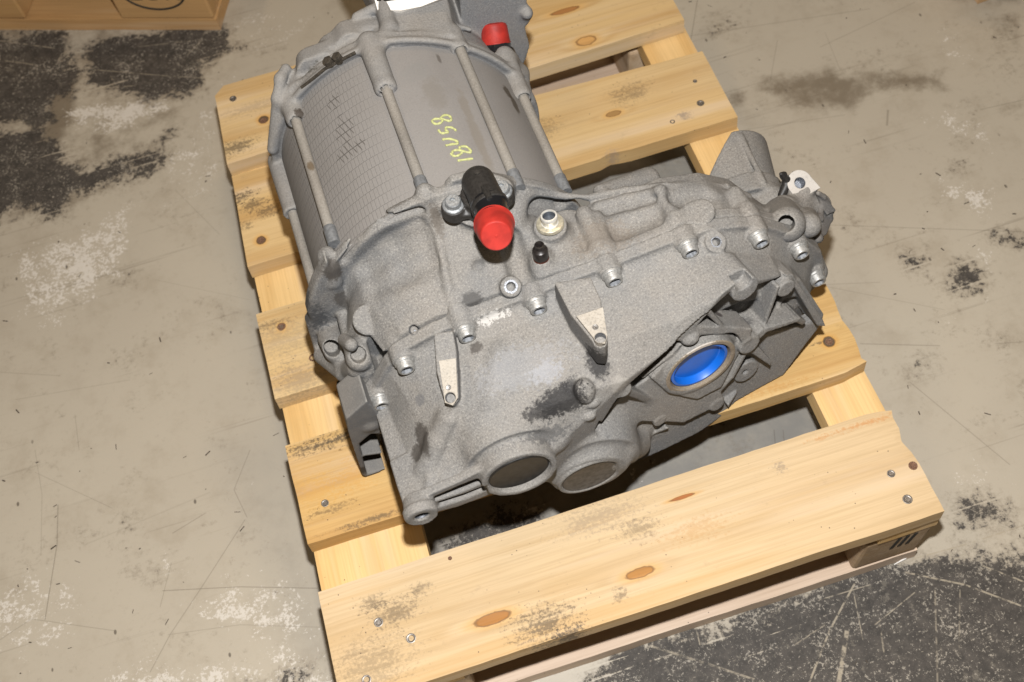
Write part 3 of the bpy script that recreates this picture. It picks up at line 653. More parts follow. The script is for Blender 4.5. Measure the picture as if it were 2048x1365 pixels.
def k2(p, a, b, hue=(.32, .15, .045)): return (p[0], p[1], a, b, hue)
def s2(p, a, b, k=.75, rot=0., col=(.045, .036, .028)): return (p[0], p[1], a, b, k, rot, col)
deck_mats = [
    wood('pine_front', 1, PINK, [k2((0.1561, -0.4835, 0.1440), .018, .0052, (.34, .14, .03)), k2((0.3031, -0.4849, 0.1440), .014, .0045, (.38, .17, .04)), k2((0.3684, -0.4263, 0.1440), .012, .0018, (.3, .09, .02))],
         [s2((0.2017, -0.5043, 0.1440), .035, .022, .8), s2((0.2212, -0.5204, 0.1440), .02, .012, .85), s2((0.0685, -0.4486, 0.1440), .03, .016, .6), s2((0.0499, -0.4323, 0.1440), .018, .01, .55), s2((0.0969, -0.4349, 0.1440), .012, .008, .55),
          s2((0.0342, -0.4894, 0.1440), .05, .03, .4), s2((0.2780, -0.4991, 0.1440), .01, .008, .6), s2((0.4702, -0.4274, 0.1440), .008, .008, .55, 0, (.16, .13, .11)), s2((0.3679, -0.4613, 0.1440), .04, .015, .5, 0, (.42, .24, .09)),
          s2((0.5629, -0.4105, 0.1440), .06, .004, .6, 0, (.45, .17, .03)), s2((0.2849, -0.4202, 0.1440), .05, .02, .4, 0, (.17, .13, .1)), s2((0.3176, -0.4446, 0.1440), .025, .012, .45)], 0, .25),
    wood('pine_second', 2, YELL, [k2((0.5737, -0.3136, 0.1440), .006, .006, (.06, .05, .04)), k2((0.0400, -0.1459, 0.1440), .005, .005, (.2, .1, .03))],
         [s2((0.0347, -0.2533, 0.1440), .05, .010, .75), s2((0.0622, -0.2507, 0.1440), .05, .010, .7), s2((0.0564, -0.3016, 0.1440), .03, .02, .5, 0, (.5, .26, .06)), s2((0.0245, -0.3023, 0.1440), .03, .03, .5, 0, (.5, .28, .07)), s2((0.0298, -0.3268, 0.1440), .03, .006, .6),
          s2((0.5051, -0.3460, 0.1440), .05, .006, .5, 0, (.42, .2, .05)), s2((0.5674, -0.3114, 0.1440), .022, .002, .7), s2((0.0664, -0.3501, 0.1440), .05, .004, .7)], 0, .3),
    wood('pine_third', 3, PALE, [k2((0.0224, -0.0991, 0.1440), .0045, .0045, (.08, .06, .05))],
         [s2((0.0294, -0.1712, 0.1440), .04, .03, .45, 0, (.16, .13, .10)), s2((0.0177, -0.1149, 0.1440), .05, .03, .35, 0, (.2, .16, .12)), s2((0.0402, -0.2002, 0.1440), .03, .01, .6), s2((0.0105, -0.0922, 0.1440), .03, .008, .5)], 0, .45),
    wood('pine_fourth', 4, PALE, [k2((0.0211, 0.0239, 0.1440), .0055, .0055, (.05, .04, .03)), k2((0.4646, 0.0564, 0.1440), .009, .004, (.3, .17, .06))],
         [s2((0.0079, 0.0943, 0.1440), .025, .012, .85), s2((0.0204, 0.0780, 0.1440), .02, .012, .7), s2((0.0392, 0.0633, 0.1440), .02, .012, .65), s2((0.0097, 0.0513, 0.1440), .012, .008, .6), s2((0.5435, 0.0245, 0.1440), .010, .008, .6, 0, (.12, .11, .12)),
          s2((0.4943, 0.0810, 0.1440), .03, .02, .45), s2((0.3800, 0.0624, 0.1440), .02, .02, .4), s2((0.4444, 0.0017, 0.1440), .012, .008, .5, 0, (.25, .2, .18))], 0, .22),
    wood('pine_fifth', 5, PALE, [k2((0.4712, 0.1802, 0.1440), .012, .007, (.55, .30, .10)), k2((0.4625, 0.2391, 0.1440), .018, .004, (.4, .17, .05)), k2((0.0565, 0.2025, 0.1440), .006, .006, (.05, .04, .03))],
         [s2((0.0149, 0.1721, 0.1440), .035, .014, .75), s2((0.0498, 0.2265, 0.1440), .05, .012, .35, 0, (.2, .15, .1))], 0, .2)]
for i, (a, q) in enumerate([
        (0, [(0.000, -.405), (.600, -.400), (.600, -.519), (.000, -.522)]),
        (1, [(-.002, -.241), (.601, -.246), (.601, -.354), (.000, -.356)]),
        (2, [(-.003, -.072), (.575, -.072), (.575, -.184), (-.002, -.186)]),
        (3, [(.003, .131), (.600, .113), (.601, -.001), (-.001, -.008)]),
        (4, [(.004, .279), (.598, .279), (.598, .168), (.000, .149)])]):
    chips = {1: [(.601, -.353, .03, .006), (.601, -.29, .02, .003)], 0: [(.60, -.44, .02, .006), (.6, -.402, .02, .005)], 3: [(.445, -.002, .012, .006)], 4: []}.get(a, ())
    board('deck_board', q, DECK - .022, DECK, deck_mats[a], pallet, 0, .0004 + .0002 * (a < 2), 40 + i, chips, chamfer=(.016, 0) if a == 4 else None)
stringer_mat = wood('pine_stringer', 8, ((.68, .47, .22), (.66, .44, .19), (.56, .34, .12), (.62, .42, .18)), (), (), 1, .12)
for x0, x1 in ((.000, .1135), (.5405, .603)):
    y0, y1 = -.518, .276
    board('stringer_board', [(x0, y1), (x1, y1), (x1, y0), (x0, y0)], DECK - .045, DECK - .0225, stringer_mat, pallet, 1, .0005, int(x0 * 100))
chip_mat = wood('pressed_chip_block', 9, DULL, (), (), 1, .5)
board_mat = wood('pine_bottom', 10, ((.60, .47, .36), (.56, .43, .32), (.46, .33, .23), (.55, .42, .32)), (), (), 0, .25)
for x0, x1 in ((.001, .118), (.528, .601)):
    for y0, y1 in ((-.517, -.425), (-.165, -.075), (.18, .272)):
        vv = []
        bl = solid('spacer_block', [(x0, y0, .0225), (x1, y0, .0225), (x1, y1, .0225), (x0, y1, .0225)], (0, 0, 1), .0765, chip_mat, pallet, 1., .004)
for y0, y1 in ((-.519, -.424), (-.17, -.07), (.178, .274)):
    board('bottom_board', [(.0, y1), (.603, y1), (.603, y0), (.0, y0)], .0005, .022, board_mat, pallet, 0, .0006, int(y0 * 1000) % 97)

nail_mat = simple('nail_steel', (.22, .2, .18), .45, .8, .5, .4, 900)
nail_rust = simple('nail_rust', (.16, .085, .05), .7, .3, .5, .4, 900)
def nail(p, r, mat=None, sunk=.0):
    o = revolve('nail_head', [(0, -.3), (r * .55, -.3), (r * .62, 0), (r * .9, .25), (r, .1), (r * 1.02, -.8)], (p[0] * 1000, p[1] * 1000, DECK * 1000 + .35), (0, 0, 1), mat or nail_mat, pallet, 14)
for p, r, mt in [((0.0510, -0.4530, 0.1440), 4.6, 0), ((0.0772, -0.4774, 0.1440), 4.8, 0), ((0.0279, -0.5018, 0.1440), 4.6, 0), ((0.5715, -0.4967, 0.1440), 4.8, 0), ((0.5685, -0.4678, 0.1440), 4., 0), ((0.5920, -0.4669, 0.1440), 4.4, 1), ((0.1328, -0.4138, 0.1440), 2., 1),
              ((0.0264, -0.3183, 0.1440), 4., 0), ((0.0224, -0.0991, 0.1440), 4., 1), ((0.0483, -0.1494, 0.1440), 4.5, 1), ((0.0211, 0.0239, 0.1440), 4.2, 1), ((0.0255, 0.2507, 0.1440), 4.6, 0), ((0.0562, 0.2009, 0.1440), 4.4, 1), ((0.5670, 0.0345, 0.1440), 4.6, 0),
              ((0.5734, 0.0690, 0.1440), 2.6, 0), ((0.5259, 0.0198, 0.1440), 3., 0), ((0.5737, -0.3136, 0.1440), 4., 1), ((0.5624, -0.2553, 0.1440), 4., 1)]:
    nail(p, r, nail_rust if mt else nail_mat)
# stamped print on the end block
ink = simple('block_print', (.02, .017, .012), .8)
for k in range(3):
    x = .561 + k * .0085
    solid('block_print', [(x, -.5174, .062), (x + .004, -.5174, .062), (x + .0075, -.5174, .092), (x + .0035, -.5174, .092)], (0, -1, 0), .0004, ink, pallet, 1.)

# ================================================================ a second pallet at the top left, one more at the top right
def corner_pallet(name, label, base, yaw, mirror, stamp):
    e = bpy.data.objects.new(name, None); COL.objects.link(e); e.location = (base[0], base[1], 0); e.rotation_euler = (0, 0, yaw)
    tag(e, label, 'pallet')
    wm = wood('pine_far', 14, ((.50, .30, .13), (.46, .27, .11), (.36, .19, .07), (.42, .26, .12)), (), (), 0, .3)
    s = mirror
    board('deck_board', [(0, .12), (s * .6, .12), (s * .6, 0), (0, 0)], .122, .144, wm, e, 0, .0008, 5)
    board('deck_board', [(0, .30), (s * .6, .30), (s * .6, .18), (0, .18)], .122, .144, wm, e, 0, .0008, 6)
    board('bottom_board', [(0, .1), (s * .6, .1), (s * .6, .001), (0, .001)], .0005, .022, wm, e, 0, .0008, 7)
    for x, w_ in ((.003, .145), (.3, .1), (.5, .097)):
        a, b = (s * x, s * (x + w_))
        a, b = min(a, b), max(a, b)
        solid('spacer_block', [(a, .002, .0225), (b, .002, .0225), (b, .098, .0225), (a, .098, .0225)], (0, 0, 1), .0765, wm, e, 1., .003)
        board('stringer_board', [(a, .32), (b, .32), (b, .002), (a, .002)], .0995, .1215, wm, e, 1, .0005, 9)
    if stamp:
        cx = stamp; y = .0016
        pts = [(cx + .048 * math.cos(t), y, .076 + .034 * math.sin(t)) for t in np.linspace(0, 2 * math.pi, 49)]
        tube('stamp_ring', pts, .0016, ink, e, 6, 1.)
        cu = bpy.data.curves.new('stamp_text', 'FONT'); cu.body = 'EUR'; cu.size = .044; cu.align_x = 'CENTER'; cu.extrude = .0004
        t = bpy.data.objects.new('stamp_text', cu); COL.objects.link(t)
        me = bpy.data.meshes.new_from_object(t.evaluated_get(bpy.context.evaluated_depsgraph_get())); bpy.data.objects.remove(t)
        o = link('stamp_text', me, ink, e); o.location = (cx, y - .0006, .061); o.rotation_euler = (R(90), 0, 0)
    return e
corner_pallet('wooden_pallet', 'brown pallet with a round black stamp, cut off by the top left edge', (.008, .534), R(-21.6), -1, -.08)
corner_pallet('wooden_pallet', 'pallet whose pale corner just enters at the top right edge', (1.044, .176), R(4), 1, None)

# a white splinter by the front right corner
tube('splinter', [(0.6073, -0.5098)+(.009,), (0.5915, -0.5186)+(.004,), (0.5784, -0.5207)+(.002,)], [.0011, .0011, .0005], simple('white_plastic', (.75, .72, .68), .5), None, 6, 1.)
tag(bpy.data.objects['splinter'], 'thin white splinter lying on the floor at the pallet\'s front right corner', 'splinter')

# loose grit and straw on the floor
def grit():
    V = []; Fc = []; r = random.Random(5)
    for k in range(300):
        x = r.uniform(-.45, 1.2); y = r.uniform(-.62, .7)
        if -.03 < x < .63 and -.55 < y < .31 and r.random() < .8: continue
        a = r.uniform(0, math.pi); l = r.choice([.0008, .0012, .0018, .0025, .004]); w = r.uniform(.0004, .0011)
        c, s_ = math.cos(a), math.sin(a); b = len(V); h = w * .8
        for (u, v, z) in ((-l, -w, .0002), (l, -w * .6, .0002), (l * .9, w, .0002), (-l * .8, w * .7, .0002), (-l * .7, -w * .5, h), (l * .6, -w * .3, h), (l * .5, w * .5, h), (-l * .5, w * .4, h)):
            V.append((x + u * c - v * s_, y + u * s_ + v * c, z))
        for f in ((4, 5, 6, 7), (0, 1, 5, 4), (1, 2, 6, 5), (2, 3, 7, 6), (3, 0, 4, 7)): Fc.append(tuple(b + i for i in f))
    me = bpy.data.meshes.new('floor_grit'); me.from_pydata(V, [], Fc); me.update()
    o = link('floor_grit', me, simple('grit', (.07, .055, .04), .9)); tag(o, 'dark grit and bits of bark scattered over the floor', 'grit', kind='stuff')
grit()

# ================================================================ the drive unit
unit = bpy.data.objects.new('drive_unit', None); COL.objects.link(unit)
unit.location = (.2132, -.0021, .2798); unit.rotation_euler = (0, 0, R(1.9))
tag(unit, 'dusty grey cast electric drive unit with red caps and blue plug, lying on pallet', 'electric motor')

rear_mat = cast_metal('cast_gear_case', GREY, DUST, [
    ((-108.4, -193.3, 82.5), (9, 9, 14), OIL, .85, .5), ((-116.2, -194.5, -1.1), (6, 22, 16), OIL, .75, .6), ((-111.1, -193.7, 41.3), (6, 18, 14), OIL, .7, .5), ((-6.5, -194.8, 115.5), (5, 22, 16), (.07, .055, .04), .6, .7), ((-36.5, -182.4, 133.9), (34, 5, 12), (.06, .05, .04), .6, .8),
    ((0.4, -270.3, 82.7), (9, 7, 9), (.05, .048, .046), .8, .6), ((16.0, -243.5, 91.5), (5, 4, 5), (.06, .06, .06), .6, .4), ((-139.4, -185.1, 17.7), (16, 16, 40), (.03, .033, .038), .8, .5),
    ((129.7, -255.6, 84.2), (26, 18, 14), (.16, .13, .10), .45, .9), ((174.3, -286.0, 85.7), (40, 8, 12), (.15, .115, .09), .5, .8), ((41.9, -225.9, 96.0), (16, 12, 10), (.06, .065, .07), .4, .8)])
front_mat = cast_metal('cast_front_cover', (.138, .142, .148), (.190, .180, .165), [
    ((45.2, -373.6, 48.4), (24, 12, 16), BLACK_GRIME, .93, .75), ((26.0, -375.6, 44.6), (17, 7, 9), BLACK_GRIME, .8, .9), ((58.7, -368.3, 52.7), (9, 9, 10), BLACK_GRIME, .7, .9), ((-78.2, -351.3, 15.2), (7.5, 17, 14), OIL, .85, .4), ((-86.9, -356.8, 6.3), (8, 8, 10), OIL, .8, .4),
    ((12.2, -287.2, 71.7), (12, 4, 6), (.55, .53, .5), .6, 2.), ((-9.5, -305.0, 61.8), (6, 5, 6), OIL, .75, .6), ((19.8, -337.9, 62.6), (40, 18, 14), (.27, .275, .29), .3, 1.), ((38.5, -349.6, 61.3), (14, 10, 9), (.30, .31, .34), .35, 1.),
    ((8.4, -389.3, 26.2), (34, 8, 12), (.06, .06, .062), .65, 1.), ((-71.1, -320.6, 32.1), (5, 5, 6), (.10, .10, .105), .6, .5), ((83.8, -357.5, 67.1), (10, 16, 20), BLACK_GRIME, .9, .6), ((97.1, -375.8, 43.9), (8, 8, 8), (.3, .28, .25), .5, .8),
    ((240.5, -329.2, -10.1), (9, 8, 5), (.05, .047, .045), .7, .5), ((209.8, -330.4, 18.8), (4, 4, 4), (.04, .03, .028), .8, .4), ((207.4, -336.5, -3.2), (4, 4, 3), (.04, .028, .026), .8, .4)], 1., .95)
bell_mat = cast_metal('cast_end_bell', (.145, .148, .154), (.200, .189, .174), [((-61.3, 10.0, 110.3), (16, 8, 12), (.05, .045, .035), .7, .8), ((-7.2, 40.0, 112.1), (8, 8, 8), (.14, .035, .02), .7, .6), ((-93.3, -19.4, 101.7), (5, 6, 8), (.04, .03, .022), .9, .5), ((73.1, 80.0, 66.0), (5, 5, 5), (.03, .028, .025), .9, .5)], 1., .55, .3)
barrel_dust = (.192, .180, .168)
machined = cast_metal('machined_pad', (.30, .275, .235), (.37, .33, .27), (), .8, .9, .2)
machined_white = cast_metal('machined_lug', (.42, .39, .36), (.48, .45, .41), (), .8, .35, .15)
bolt_mat = simple('bolt_zinc_flake', (.30, .295, .28), .48, .45, .5, .25, 500, .06)
bolt_in = simple('bolt_socket', (.24, .25, .265), .5, .3, .5, .2, 500)
bright = simple('bright_thread', (.23, .24, .26), .45, .8, .5, .3, 1400, .5)
steel = simple('turned_steel', (.42, .38, .32), .42, .85, .5, .25, 700)
eye_mat = simple('drilled_steel', (.20, .19, .18), .5, .7, .5, .5, 900)
hole_dark = simple('deep_bore', (.012, .012, .013), .8)
black_pl = simple('black_plastic', (.020, .018, .016), .48, 0., .45, .3, 500, .10)
black_gl = simple('black_plastic_gloss', (.008, .008, .009), .16, 0., .5)
red_pl = simple('red_cap_plastic', (.31, .02, .014), .5, 0., .4, .2, 90, .06)
blue_pl = simple('blue_plug_plastic', (.003, .105, .47), .42, 0., .5, .08, 50)

# ---- motor barrel
def barrel_material():
    M = Mat('motor_barrel', .66, 0., .35); P = M.coord(); s = M.sep(P)
    ang = M.math('ARCTAN2', s[0], s[2]); y = s[1]
    big = M.noise(P, 18, 4, .6); fine = M.noise(P, 650, 3, .6); mid = M.noise(P, 90, 4, .6)
    c = M.mix(M.step(M.normal_z(), -.1, .6), (.15, .148, .147), barrel_dust)
    c = M.mix(M.step(big, .4, .75, 0., .35), c, (.165, .15, .135))
    c = M.mix(M.step(fine, .5, .25, 0., .22), c, (.09, .085, .08)); c = M.mix(M.step(fine, .6, .8, 0., .2), c, (.36, .34, .31))
    left = M.step(ang, -.04, -.40)
    # banded skin of the stator on the left side
    wob = M.math('MULTIPLY', M.math('SUBTRACT', M.noise(P, 30, 2), .5), .0016)
    yy = M.math('ADD', y, wob)
    bx = M.math('PINGPONG', yy, .0054); band = M.step(bx, .0005, .0001)
    row = M.math('FLOOR', M.math('DIVIDE', yy, .0108))
    ax_ = M.math('ADD', M.math('MULTIPLY', ang, .131), M.math('MULTIPLY', row, .0021))
    cx_ = M.math('PINGPONG', ax_, .0021); cell = M.step(cx_, .0005, .0001, 0., .65)
    ln = M.math('MULTIPLY', M.math('MAXIMUM', band, cell), left)
    c = M.mix(M.math('MULTIPLY', ln, .5), c, (.07, .066, .062))
    # dirt caught in the grid
    px = M.math('PINGPONG', M.math('ADD', M.math('MULTIPLY', ang, .131), M.math('MULTIPLY', y, .35)), .0027)
    pl = M.math('MAXIMUM', M.step(px, .0007, .0003), M.step(bx, .0008, .0003))
    for (ce, ra) in (((-59.2, -73.7, 116.8), (9, 17, 9)), ((-59.2, -34.6, 116.9), (8, 10, 9)), ((-62.0, -96.6, 115.4), (12, 10, 10)), ((-48.4, -99.6, 121.7), (6, 6, 9))):
        d = M.vmath('LENGTH', M.vmath('DIVIDE', M.vmath('SUBTRACT', P, tuple(v * .001 for v in ce)), tuple(v * .0011 for v in ra)))
        k = M.math('MULTIPLY', M.step(M.math('ADD', d, M.math('MULTIPLY', M.math('SUBTRACT', mid, .5), 2.)), 1.1, .7), pl)
        c = M.mix(M.math('MULTIPLY', k, .6), c, (.04, .034, .028))
    for (ce, ra, co, k) in (((104.3, -54.7, 79.3), (4, 9, 9), (.05, .04, .028), .85), ((106.7, -69.8, 76.0), (3, 14, 9), (.05, .038, .025), .85), ((31.7, -72.9, 127.1), (12, 22, 9), (.15, .135, .115), .5), ((48.6, -26.5, 121.6), (2, 6, 5), (.07, .06, .05), .7), ((54.9, -120.2, 119.0), (5, 60, 9), (.155, .135, .11), .6),
                            ((22.6, -41.1, 129.0), (16, 12, 9), (.17, .165, .155), .4)):
        d = M.vmath('LENGTH', M.vmath('DIVIDE', M.vmath('SUBTRACT', P, tuple(v * .001 for v in ce)), tuple(v * .001 for v in ra)))
        c = M.mix(M.step(M.math('ADD', d, M.math('MULTIPLY', M.math('SUBTRACT', mid, .5), 1.6)), 1.2, .6, 0., k), c, co)
    M.set('Base Color', c)
    b = M.bump(fine, .22, .0007); b = M.bump(M.math('SUBTRACT', 1., ln), .5, .0005, b)
    M.set('Normal', b)
    return M.m
def barrel():
    V = []; Fc = []; n = 180; ys = np.linspace(6, -190, 12)
    for y in ys:
        for i in range(n):
            t = 2 * math.pi * i / n
            r = 130.5 - .8 * max(0, math.cos((t - .42) * 7)) ** 8 * (abs(t - .42) < .3)
            z = r * math.cos(t)
            V.append((r * math.sin(t) * .001, y * .001, max(z, -124) * .001))
    for j in range(len(ys) - 1):
        for i in range(n):
            k = (i + 1) % n; Fc.append((j * n + i, (j + 1) * n + i, (j + 1) * n + k, j * n + k))
    me = bpy.data.meshes.new('motor_barrel'); me.from_pydata(V, [], Fc); me.update()
    return link('motor_barrel', me, barrel_material(), unit, 40)
barrel()

# ---- tie rods down the outside of the barrel
RODS = [(-47.5, -19, -168, 5.0), (-4, -56, -181, 5.0), (32.3, -22, -190, 5.0), (63.0, -52, -172, 5.0), (-84, -68, -170, 5.0), (105, -50, -172, 5.0), (-120, -50, -172, 5.0)]
rod_mat = cast_metal('tie_rod_steel', (.10, .094, .086), (.165, .146, .122), [((-98.2, -82.9, 98.4), (4, 6, 6), (.09, .06, .03), .8, .4), ((-94.1, -49.4, 102.3), (2, 4, 4), (.03, .025, .02), .8, .4), ((110.4, -117.9, 84.5), (5, 8, 6), (.03, .026, .022), .9, .4)], .9, .35, .12)
def at_rod(a, y, r=134.5): t = R(a); return (r * math.sin(t), y, r * math.cos(t))
for a, y0, y1, r in RODS:
    tube('tie_rod', [at_rod(a, y0 + 8), at_rod(a, (y0 + y1) / 2), at_rod(a, y1 + 2)], r, rod_mat, unit, 18)
    if a < 100: tube('rod_sleeve', [at_rod(a, y1 + 14), at_rod(a, y1 + 12.5), at_rod(a, y1 - 6)], [5.4, 5.9, 5.9], simple('sleeve_grey', (.16, .165, .17), .6, .3, .5, .2, 300), unit, 18)

# ---- end bell behind the barrel
def end_bell():
    g = Grid((-172, -66, -128), (196, 176, 200), 1.8)
    def body(X, Y, Z):          # the lip leans back a little on the right
        y = Y + .2 * np.maximum(X, 0) * np.clip(1.4 - Y / 40, 0, 1); q = np.sqrt(X * X + Z * Z)
        r = np.interp(y, [-2, 11, 17, 40, 56, 62], [138, 138.5, 129, 126, 119, 112]).astype(np.float32)
        return np.maximum(np.maximum((q - r) * .93, -2 - y), Y - 56 - .17 * X)
    g.op(body, (-142, -32, -124), (142, 84, 142), 0)
    # rolled lip
    def lip(X, Y, Z):
        q = np.sqrt(X * X + Z * Z); return np.sqrt((q - 137.5) ** 2 + (Y + 1 + .2 * np.maximum(X, 0)) ** 2) - 3.2
    g.op(lip, (-142, -34, -124), (142, 4, 142), 3)
    # raised electronics block on top with its side ridge
    g.loft([(-6, [(8, 90), (8, 129), (40, 132), (70, 124), (78, 90)]), (40, [(8, 90), (8, 130), (42, 132), (78, 124), (90, 80)]), (174, [(-6, 90), (0, 130), (60, 132), (100, 124), (110, 70)])], 3)
    g.line([(-4, -4, 134), (14.0, 19.3, 131.0), (18.2, 68.2, 131.0), (6, 150, 131)], 8, 4)
    # rod bosses
    for a, y, r0, r1 in ((-47.5, -20, 12, 10), (-4, -57, 11.5, 10.5), (32.3, -20, 9, 8), (63, -53, 11, 9.5), (-84, -68, 11, 10)):
        p = at_rod(a, y, 133.5); q = at_rod(a, 6, 134)
        g.cap((q[0], 6, q[2]), (p[0], y + 5, p[2]), r0, r1, 4)
        g.cyl((p[0], y + 8, p[2]), (p[0], y, p[2]), r1 - .5, None, 3)
        p = at_rod(a, y, 134.5); g.cyl((p[0], y + 4, p[2]), (p[0], y - 3, p[2]), 6.2, None, .8, True)
    # lugs round the left rim
    for (c, r, l) in (((-74.9, 26.0, 119.6), 17, 12), ((-96.3, 16.0, 106.7), 13, 14), ((-47.7, 34.0, 121.0), 15, 14), ((-27.8, 34.0, 130.3), 15, 16), ((-7.3, 40.0, 128.4), 13, 18), ((-61.2, 26.0, 125.5), 13, 10)):
        c = np.array(c); g.cyl(c * (.9, 1, .9) + (0, -8, 0), c * (.88, 1, .88) + (0, l, 0), r, r * .93, 6)
    g.line([(-92.6, 30.0, 110.7), (-101.0, 20.0, 110.3), (-110.2, 8.0, 98.2), (-133.2, -2.0, 43.7)], 5, 5); g.cap((-12.1, 52.0, 127.2), (4.8, 52.0, 129.7), 4, 5, 4)
    # broad plate on the right with a scalloped edge
    g.prism([(q[0], q[2]) for q in ((86.9, 36.0, 85.7), (91.1, 36.0, 143.8), (157.2, 36.0, 124.9), (157.1, 36.0, 90.6), (159.5, 36.0, 80.7), (156.6, 36.0, 64.4), (151.9, 36.0, 60.6), (155.2, 36.0, 32.4), (149.2, 36.0, 14.6), (139.7, 36.0, -3.0), (117.2, 36.0, -9.1))] + [(100, 20)], 36, 62, None, 5)
    g.cap((155.1, 34.0, 80.8), (161.8, 60.0, 54.5), 6, None, 5)
    g.cyl((119.7, -8.0, 38.9), (118.2, 9.0, 54.4), 16.5, 16, 6)
    g.cap((132.1, 0.0, 36.7), (126.0, -24.0, 22.3), 10, 8, 8)
    g.line([(75.9, 26.0, 105.0), (91.7, 22.0, 95.4)], 2.5, 2)
    # bevelled window and slots
    g.prism([(q[0], q[2]) for q in ((-13.5, 26.0, 123.9), (-2.3, 26.0, 128.7), (0.2, 26.0, 123.7), (-9.6, 26.0, 118.3))], 16, 28, None, 1, True)
    g.half((0, 0, -123), (0, 0, -1))
    o = surface_net(g, 'end_bell', bell_mat, unit)
    return o
end_bell()
seal = simple('rubber_seal', (.035, .028, .02), .8, 0, .3, .4, 400, .3)
tube('seal_strip', [(-83.8, -1.5, 112.2), (-69.2, -3.3, 121.7), (-56.5, -2.8, 128.1), (-39.1, -4.4, 134.4), (-24.9, -4.4, 137.8)], 1.6, seal, unit, 8)
tube('seal_strip', [(-126.4, 2.7, 60.3), (-114.9, 0.9, 79.9), (-104.2, -2.4, 93.5)], 1.5, seal, unit, 8)
for p in ((-51.1, -0.3, 131.4), (-41.9, -2.1, 134.6)):
    revolve('bolt_head', [(0, 5), (4.4, 5), (5, 4.4), (5, -3)], p, (p[0], 0, p[2]), seal, unit, 6, .001, 20)

# ---- white label on the block
def label_sheet():
    mt = Mat('label_paper', .35, 0., .5); P = mt.coord()
    mt.set('Base Color', mt.mix(mt.step(mt.noise(P, 60, 3), .4, .7), (.78, .75, .70), (.70, .67, .62)))
    rows = [[(16.6, 84.4, 137.0), (10.1, 57.3, 136.0), (9.2, 43.9, 134.0), (10.0, 42.0, 130.8)], [(38.1, 73.6, 138.0), (32.9, 47.2, 136.0), (30.2, 33.3, 134.0), (31.3, 38.0, 124.6)], [(61.5, 63.3, 138.0), (54.6, 40.6, 136.0), (49.6, 29.4, 135.0), (49.9, 42.0, 118.2)], [(83.8, 53.3, 138.0), (76.4, 38.3, 136.0), (73.3, 32.0, 135.0), (74.8, 52.0, 111.4)]]
    V = []; n = 4
    for r_ in rows:
        for p in r_: V.append(tuple(v * .001 for v in (p[0], p[1] - 1.5, p[2] + 2.5)))
    V += [(x, y + .0006, z - .0008) for x, y, z in V[:16]]
    Fc = []
    for i in range(3):
        for j in range(3):
            a = i * 4 + j; Fc.append((a, a + 4, a + 5, a + 1)); Fc.append((a + 16, a + 17, a + 21, a + 20))
    me = bpy.data.meshes.new('paper_label'); me.from_pydata(V, [], Fc); me.update()
    o = link('paper_label', me, mt.m, unit, 60)
    bk = simple('label_print', (.012, .011, .011), .45)
    def q(u, v):
        i = min(int(u), 2); j = min(int(v), 2); a, b = u - i, v - j
        P_ = [[Vector(V[(i + x) * 4 + j + y]) for y in (0, 1)] for x in (0, 1)]
        return P_[0][0] * (1 - a) * (1 - b) + P_[1][0] * a * (1 - b) + P_[0][1] * (1 - a) * b + P_[1][1] * a * b + Vector((0, -.0004, .0006))
    for k, (u0, v0, u1, v1) in enumerate([(.02, .3, .95, 1.25), (1.0, .2, 1.6, 1.0)]):
        ps = [q(u0, v0), q(u1, v0), q(u1, v1 - .15), q((u0 + u1) / 2, v1), q(u0 + .05, v1)]
        solid('label_print', ps, (0, -.5, .85), .0002, bk, o, 1.)
    ps = [q(.35, .7), q(.6, .7), q(.6, 1.05), q(.38, 1.05)]
    solid('label_print', [p + Vector((0, -.0002, .0003)) for p in ps], (0, -.5, .85), .0002, mt.m, o, 1.)
label_sheet()

# ---- rear coolant port with its red cap
def capped_port(a, b, c, parts):
    pass
rp0, rp1, rp2 = Vector((118.5, 10.0, 54.7)), Vector((117.0, 27.0, 59.8)), Vector((120.9, 42.0, 75.4))
rp = revolve('coolant_port', [(0, -4), (14.6, -4), (14.8, 4), (13.4, 6), (13.2, 12), (14.2, 13.5), (14.2, (rp1 - rp0).length + 4), (0, (rp1 - rp0).length + 4)], rp0, rp1 - rp0, black_gl, unit, 40)
L = (rp2 - rp1).length
revolve('red_cap', [(14.4, 0), (15.4, 0), (15.6, 1.2), (15.0, 2), (13.6, L - 5), (12.4, L - 2.2), (10, L - .9), (0, L - .2)], rp1, rp2 - rp1, red_pl, rp, 48)

